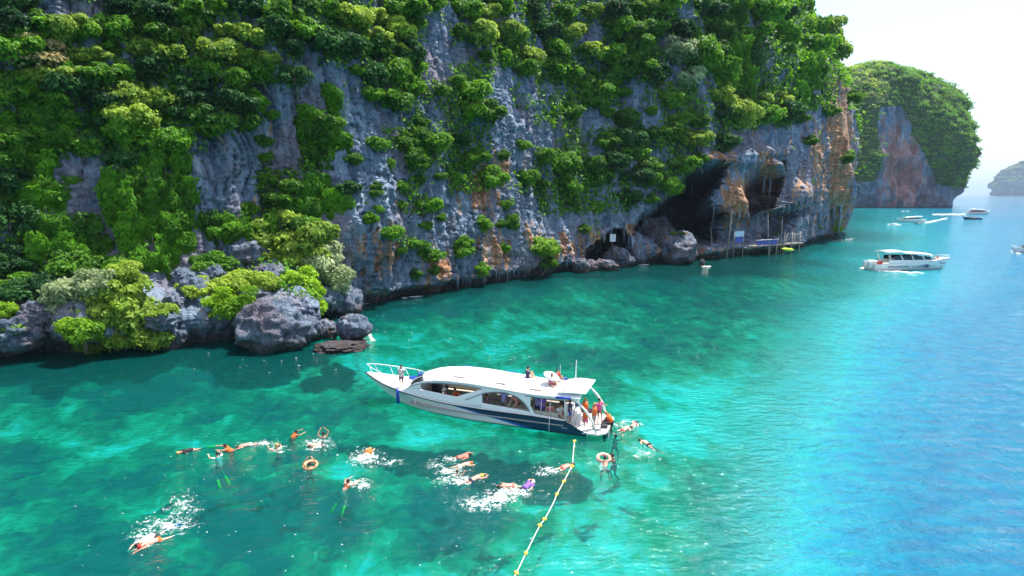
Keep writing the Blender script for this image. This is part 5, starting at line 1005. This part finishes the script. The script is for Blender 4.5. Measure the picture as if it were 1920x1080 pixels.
for t_ in np.linspace(-1, 1, 17): w_ = .42*(1-abs(t_)**2.3)+.015; ks.append([(t_*2.7, w_*math.cos(a), .30*math.sin(a)*(w_/.42)+.12*t_*t_) for a in np.linspace(0, 2*math.pi, 12, endpoint=False)])
loft('hull', ks, M_KAY, ky, closed=True); V, F = lathe_np([(.30, .30), (.36, .32), (.36, .25), (.26, .2), (.02, .19)], 14); V[:, 0] *= 1.6; obj_np('cockpit', V, F, M_RUB, ky)
p, n = hit(1149, 446); dq = at(1149, 500); ns_ = boxo('notice_board', (0, 0, 0), (1.25, .08, 1.6), M_BOARD, None, rz=0); M_W2 = mat('white_board', (0.78, 0.8, 0.82), 0.6); ns_.data.materials[0] = M_W2; 
nb = Vector((dq.x+.5, dq.y+1.5, 0)); nb.z = CAMH+(ray(1149, 446).z/ray(1149, 446).y)*nb.y; nb.x = ray(1149, 446).x/ray(1149, 446).y*nb.y; ns_.location = nb; ns_.rotation_euler = (0, 0, .1); tag(ns_, 'small white notice board on the brown rock in the small cave', 'sign')
for k in range(5): boxo('text_line', (0, -.05, .5-.22*k), (.85, .02, .05), M_GREYF, ns_)
tubeo('post', [(0, .08, -.2), (0, .1, -3.2)], .06, M_WOOD, ns_, 6)
# ------------------------------------------------------------------ other boats
def smallboat(name, x, yb, L_, face, label, short='', cat='speedboat', cabin=True, hullm=None, roofm=None, beam=.2, text=None, accent=None, people=0):
    p = at(x, yb); r = empty(name, p, face); tag(r, label, cat); hm_ = hullm or M_GEL; sc_ = L_/12.0
    T1_ = [(-6, 1.25), (0, 1.35), (3, 1.2), (5, .6), (6.2, .04)]; ZS_ = [(-6, .9), (0, 1.0), (6.2, 1.6)]; W_ = [(-6, 1.1), (1, 1.05), (4, .5), (5.4, .03), (6.2, .02)]; K_ = [(-6, -.3), (3.5, -.3), (5, .1), (6.2, 1.5)]
    sec = []
    for x_ in np.linspace(-6, 6.2, 26):
        b_, z_, w_, k_ = ip(x_, T1_), ip(x_, ZS_), ip(x_, W_), ip(x_, K_); h_ = [(x_, b_, z_), (x_, (b_+w_)/2, z_*.5+max(k_, 0)*.5), (x_, w_, max(.05, k_)), (x_, 0, k_)]
        sec.append([(a*sc_, c*sc_, d*sc_) for a, c, d in h_+[(a, -c, d) for a, c, d in h_[:3]][::-1]])
    loft('hull', sec, hm_, r); obj_np('transom', sec[0], [tuple(range(7))], hm_, r)
    loft('deck', [[(x_*sc_, v*ip(x_, T1_)*.98*sc_, (ip(x_, ZS_)-.04+(.12 if x_ > 1.5 else -.2))*sc_) for v in (-1, -.5, 0, .5, 1)] for x_ in np.linspace(-6, 6.1, 20)], M_DECK, r)
    if cabin:
        for s_ in (1, -1):
            lo = [[(x_*sc_, s_*1.12*sc_*ip(x_, [(-4, 1), (2, 1), (4, .6)]), z_*sc_) for z_ in (.95, 1.45)] for x_ in np.linspace(-4, 3.6, 14)]; loft('cabin_side', lo, M_GEL, r)
            lo = [[(x_*sc_, s_*1.08*sc_*ip(x_, [(-4, 1), (2, 1), (4, .6)]), z_*sc_) for z_ in (1.45, ip(x_, [(-3.2, 2.0), (1.5, 2.0), (3.4, 1.5)]))] for x_ in np.linspace(-3.2, 3.4, 14)]; loft('side_window', lo, M_GLASS, r)
            for x_ in (-4, -2.2, -.6, 1.0, 2.2): tubeo('window_post', [((x_+.3)*sc_, s_*1.12*sc_, 1.4*sc_), ((x_-.1)*sc_, s_*1.08*sc_, 2.1*sc_)], .07*sc_, M_GEL, r, 6)
        solid(loft('roof', [[(x_*sc_, v*1.2*sc_*ip(x_, [(-4.5, .95), (0, 1), (2.6, .8)]), (ip(x_, [(-4.5, 2.45), (-2.2, 2.5), (-1.6, 2.3), (1.0, 2.15), (2.6, 1.95)])+.15*(1-v*v))*sc_) for v in np.linspace(-1, 1, 7)] for x_ in np.linspace(-4.5, 2.6, 16)], roofm or M_GEL, r), .14*sc_)
        boxo('engine_cover', (-5.3*sc_, 0, 1.05*sc_), (1.0*sc_, 2.0*sc_, .5*sc_), accent or M_GEL, r, bev=.1)
        for y_ in (-.5, .5): boxo('outboard_motor', (-6.3*sc_, y_*sc_, .8*sc_), (.5*sc_, .4*sc_, .8*sc_), M_GEL, r, bev=.08)
        tubeo('bow_rail', [(6.0*sc_, 0, 2.0*sc_), (5.0*sc_, .5*sc_, 1.95*sc_), (3.6*sc_, .95*sc_, 1.8*sc_)], .04, M_STEEL, r, 5); tubeo('bow_rail', [(6.0*sc_, 0, 2.0*sc_), (5.0*sc_, -.5*sc_, 1.95*sc_), (3.6*sc_, -.95*sc_, 1.8*sc_)], .04, M_STEEL, r, 5)
    for k in range(people):
        x_ = (-2.5+5.4*k/max(1, people)) if not cabin else ([4.2, 3.8, -4.9, -5.1, 4.6][k]); pw = r.location+Vector((math.cos(face)*x_*sc_, math.sin(face)*x_*sc_, (1.35 if cabin and x_ > 0 else .95)*sc_))
        ords = ['first', 'second', 'third', 'fourth', 'fifth', 'sixth'][k]; person('sit', pw, face+random.uniform(-.8, .8), f'{ords} person from the stern seated on the {short}' if not cabin else f'{["person sitting by the windscreen", "person sitting in front of the windscreen", "person at the stern", "second person at the stern", "person nearest the bow"][k]} of the {short}', skin=k % 3, wear=[('shirt', ['red', 'white', 'navy', 'orange', 'blue', 'grey'][k % 6]), ('shorts', 'grey')])
    return r, sc_
M_RED = mat('red_paint', (0.65, 0.04, 0.04), 0.4); M_DARKHULL = mat('dark_wood_hull', (0.03, 0.035, 0.06), 0.6)
rb, sc_ = smallboat('speedboat', 1704, 505, 17.6, .10, 'white speedboat with lettering on its side passing right of the cliff', 'lettered speedboat', people=3)
def text_on(root, s_, x, y, z, size, m, face):
    cu = bpy.data.curves.new('lettering', 'FONT'); cu.body = s_; cu.size = size; cu.align_x = 'LEFT'; cu.resolution_u = 2; cu.extrude = .012
    o = bpy.data.objects.new('lettering', cu); link(o); dg = bpy.context.evaluated_depsgraph_get(); me = bpy.data.meshes.new_from_object(o.evaluated_get(dg)); bpy.data.objects.remove(o)
    me.materials.append(m); q = bpy.data.objects.new('lettering', me); link(q); q.parent = root; q.location = (x, y, z); q.rotation_euler = face; return q
M_INK = mat('dark_blue_ink', (0.03, 0.06, 0.16), 0.5)
text_on(rb, 'ANDAMAN  TOURISTS', -4.2*sc_, -1.30*sc_, .42*sc_, .62*sc_, M_INK, (math.radians(78), 0, 0)); V, F = ell_np((1.6*sc_, -1.26*sc_, .6*sc_), (.26*sc_, .04, .24*sc_), 12, 6); obj_np('emblem', V, F, M_INK, rb)
text_on(rb, '~ :- ~', 2.0*sc_, -1.22*sc_, .5*sc_, .5*sc_, M_INK, (math.radians(76), 0, .06)); text_on(rb, 'Tourists', 3.7*sc_, -1.02*sc_, .85*sc_, .38*sc_, M_INK, (math.radians(74), 0, .22))
V, F = box_np((-5.3*sc_, -1.02*sc_, 1.1*sc_), (.8*sc_, .06, .5*sc_)); obj_np('red_panel', V, F, M_RED, rb, False)
smallboat('speedboat', 1937, 474, 11, math.pi-.15, 'white speedboat cut by the right edge of the photo', roofm=M_PURP if 'M_PURP' in globals() else mat('purple_canopy', (.08, .03, .12), .6))
smallboat('speedboat', 1835, 401.5, 18, .05, 'white and red speedboat with a long wake, farthest boat in front of the headland', 'red trimmed far speedboat', accent=M_RED, people=2)[0]
for o in list(S.objects):
    if o.name.startswith('cabin_side') and o.parent and o.parent.get('label', '').startswith('white and red'): o.data.materials[0] = M_RED
smallboat('speedboat', 1707, 416.5, 14.5, math.pi-.1, 'white speedboat with people on its bow near the headland, heading left', 'far speedboat heading left', people=5)
dh = smallboat('dinghy', 1721, 420, 4.5, .1, 'small dark dinghy tied beside the white speedboat near the headland', '', 'dinghy', cabin=False, hullm=M_DARKHULL)
smallboat('dinghy', 1673, 421, 5.5, .1, 'small white low boat left of the dark dinghy', '', 'dinghy', cabin=False)
lt, sl = smallboat('longtail_boat', 1822, 411.5, 11.5, math.pi+.05, 'dark wooden longtail boat with passengers in front of the headland', 'dark longtail boat', 'longtail', cabin=False, hullm=M_DARKHULL, people=6)
tubeo('prow', [(5.6*sl, 0, 1.2*sl), (6.4*sl, 0, 2.0*sl), (6.9*sl, 0, 3.0*sl)], [.22, .16, .08], M_DARKHULL, lt, 6); tubeo('tail_shaft', [(-5.6*sl, 0, 1.5*sl), (-8.2*sl, 0, .1)], .06, M_STEEL, lt, 6)
# ------------------------------------------------------------------ foam, and white specks for sun glints
M_FOAM_GLINT = mat('foam_glint_white', (0.82, 0.86, 0.87), 0.7)
fv = []; ff = []
sheets = []
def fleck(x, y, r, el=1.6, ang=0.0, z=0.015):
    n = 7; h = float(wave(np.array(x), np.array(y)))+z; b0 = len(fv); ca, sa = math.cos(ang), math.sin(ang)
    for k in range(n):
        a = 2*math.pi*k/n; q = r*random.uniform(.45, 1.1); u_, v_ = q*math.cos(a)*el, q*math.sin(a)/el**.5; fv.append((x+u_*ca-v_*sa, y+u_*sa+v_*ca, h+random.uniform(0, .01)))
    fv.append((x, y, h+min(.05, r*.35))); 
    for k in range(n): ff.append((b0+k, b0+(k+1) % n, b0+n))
def splash(px_, py_, rx, ry, n, r0, r1, ring=False):
    r0, r1 = r0*.55, r1*.36; sheets.append((px_, py_, rx, ry, n)); n = int(n*.5)
    for k in range(n):
        if ring: a = random.uniform(0, 6.28); q = random.gauss(1, .18); dx, dy = rx*q*math.cos(a), ry*q*math.sin(a)
        else: dx, dy = random.gauss(0, rx*.5), random.gauss(0, ry*.5)
        p = at(px_+dx, py_+dy); fleck(p.x, p.y, random.uniform(r0, r1)*random.choice((.5, .7, 1)), random.uniform(1, 2.6), random.gauss(.3, .5))
for a in [(320, 985, 56, 20, 120, .03, .16), (345, 950, 40, 30, 70, .02, .10), (270, 1003, 40, 24, 60, .03, .10), (685, 860, 34, 16, 190, .03, .15), (730, 868, 40, 8, 50, .02, .08), (595, 833, 34, 14, 120, .03, .13), (600, 818, 18, 10, 30, .02, .08), (495, 832, 28, 7, 90, .03, .12), (450, 832, 14, 6, 30, .02, .1), (520, 843, 26, 10, 90, .02, .09), (672, 908, 34, 14, 130, .02, .10), (560, 895, 20, 12, 26, .02, .08), (840, 862, 24, 8, 60, .02, .1), (842, 884, 34, 10, 130, .03, .12), (855, 900, 50, 14, 120, .02, .10), (820, 872, 30, 10, 50, .02, .08), (935, 933, 30, 14, 200, .04, .20), (965, 922, 44, 16, 160, .03, .12), (900, 945, 60, 20, 130, .02, .09), (1030, 882, 30, 10, 110, .02, .10), (1012, 888, 24, 8, 50, .02, .08), (1175, 795, 34, 12, 60, .02, .08), (1128, 872, 34, 16, 40, .02, .08), (1210, 850, 40, 16, 40, .02, .08), (1180, 850, 40, 20, 20, .02, .06), (1250, 862, 40, 20, 24, .02, .06)]: splash(*a)
splash(690, 858, 38, 16, 70, .02, .08, True); splash(935, 932, 44, 22, 80, .02, .09, True); splash(1132, 866, 26, 12, 30, .015, .05, True)
for k in range(170): # sun glints modelled as loose white specks among the swimmers and the boat
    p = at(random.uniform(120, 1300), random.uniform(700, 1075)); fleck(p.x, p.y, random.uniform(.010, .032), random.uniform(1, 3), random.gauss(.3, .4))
for k in range(110): p = at(random.uniform(300, 1400), random.uniform(585, 700)); fleck(p.x, p.y, random.uniform(.02, .06), 2, .2)  # more white specks as sun glints, on the water towards the cliff
for (x0, y0, x1, y1, n, s_) in ((1618, 503, 1690, 507, 160, .35), (1640, 507, 1730, 512, 60, .3), (1750, 402, 1810, 402, 160, .9), (1735, 418, 1776, 409, 110, .45), (1664, 421, 1690, 421, 30, .4), (1898, 470, 1912, 476, 40, .3), (1690, 396, 1705, 396, 20, .4), (1560, 452, 1600, 448, 14, .3), (664, 572, 690, 570, 16, .2), (757, 559, 790, 556, 20, .2), (1200, 497, 1215, 497, 16, .25), (1318, 499, 1330, 500, 16, .25), (590, 655, 690, 640, 60, .12), (680, 610, 700, 640, 50, .12)):
    for k in range(n): t_ = random.random(); p = at(x0+(x1-x0)*t_, y0+(y1-y0)*t_+random.gauss(0, .6)); fleck(p.x, p.y, s_*random.uniform(.4, 1.2), random.uniform(1.5, 4), 0.05, z=.04)
# thin sheets of aerated water round each splash: lacy foam with holes
mf = bpy.data.materials.new('lacy_foam'); mf.use_nodes = True; t = mf.node_tree; b = t.nodes['Principled BSDF']; b.inputs['Base Color'].default_value = (.75, .86, .86, 1); b.inputs['Roughness'].default_value = .6
g = N(t, 'ShaderNodeNewGeometry'); n1 = tnoise(t, g.outputs['Position'], 2.2, 8, .68); n2 = N(t, 'ShaderNodeTexVoronoi', feature='DISTANCE_TO_EDGE'); n2.inputs['Scale'].default_value = 3.2
dn = N(t, 'ShaderNodeTexNoise'); dn.inputs['Scale'].default_value = 2.5; dn.inputs['Detail'].default_value = 5; t.links.new(g.outputs['Position'], dn.inputs['Vector']); va = N(t, 'ShaderNodeVectorMath', operation='ADD'); t.links.new(g.outputs['Position'], va.inputs[0]); t.links.new(dn.outputs['Color'], va.inputs[1]); t.links.new(va.outputs[0], n2.inputs['Vector'])
al = mth(t, 'ADD', n1, mth(t, 'MULTIPLY', attr(t, 'fa'), .42)); al = mth(t, 'SUBTRACT', al, mth(t, 'MULTIPLY', n2.outputs['Distance'], 1.0)); ar = ramp(t, [(.58, (0, 0, 0)), (.80, (1, 1, 1))]); t.links.new(al, ar.inputs[0]); t.links.new(mth(t, 'MULTIPLY', ar.outputs[0], .85), b.inputs['Alpha'])
sv = []; sf = []; sa = []
for px_, py_, rx, ry, n in sheets:
    if n < 40: continue
    b0 = len(sv); A_ = 20; R_ = 6; p = at(px_, py_); sv.append((p.x, p.y, float(wave(np.array(p.x), np.array(p.y)))+.02)); sa.append(min(1, n/220*.6+.45))
    for i in range(1, R_+1):
        for k in range(A_): a = 2*math.pi*k/A_; q = at(px_+rx*1.25*i/R_*math.cos(a), py_+ry*1.25*i/R_*math.sin(a)); sv.append((q.x, q.y, float(wave(np.array(q.x), np.array(q.y)))+.02)); sa.append((1-i/R_)*min(1, n/220*.6+.45))
    for k in range(A_): sf.append((b0, b0+1+k, b0+1+(k+1) % A_))
    for i in range(R_-1):
        for k in range(A_): u0 = b0+1+i*A_; sf.append((u0+k, u0+A_+k, u0+A_+(k+1) % A_, u0+(k+1) % A_))
sh = obj_np('foam_sheet', sv, sf, mf); fattr(sh.data, 'fa', sa); tag(sh, 'thin lacy foam on the water around the swimmers', 'foam', kind='stuff')
foam = obj_np('foam', fv, ff, M_FOAM_GLINT); tag(foam, 'white foam and splashes round swimmers and boats, with white specks for sun glints', 'foam', kind='stuff')
# ------------------------------------------------------------------ sea air between the camera and the far land
m = bpy.data.materials.new('sea_haze'); m.use_nodes = True; t = m.node_tree; t.nodes.clear(); o = N(t, 'ShaderNodeOutputMaterial'); pv = N(t, 'ShaderNodeVolumePrincipled')
pv.inputs['Color'].default_value = (0.58, 0.76, 1.0, 1); pv.inputs['Density'].default_value = 0.00007; t.links.new(pv.outputs[0], o.inputs['Volume'])
V, F = box_np((0, 0, 150), (100000, 100000, 360)); hzb = obj_np('haze', V, F, m, None, False); tag(hzb, kind='stuff', label='pale sea haze between the camera and the far land')
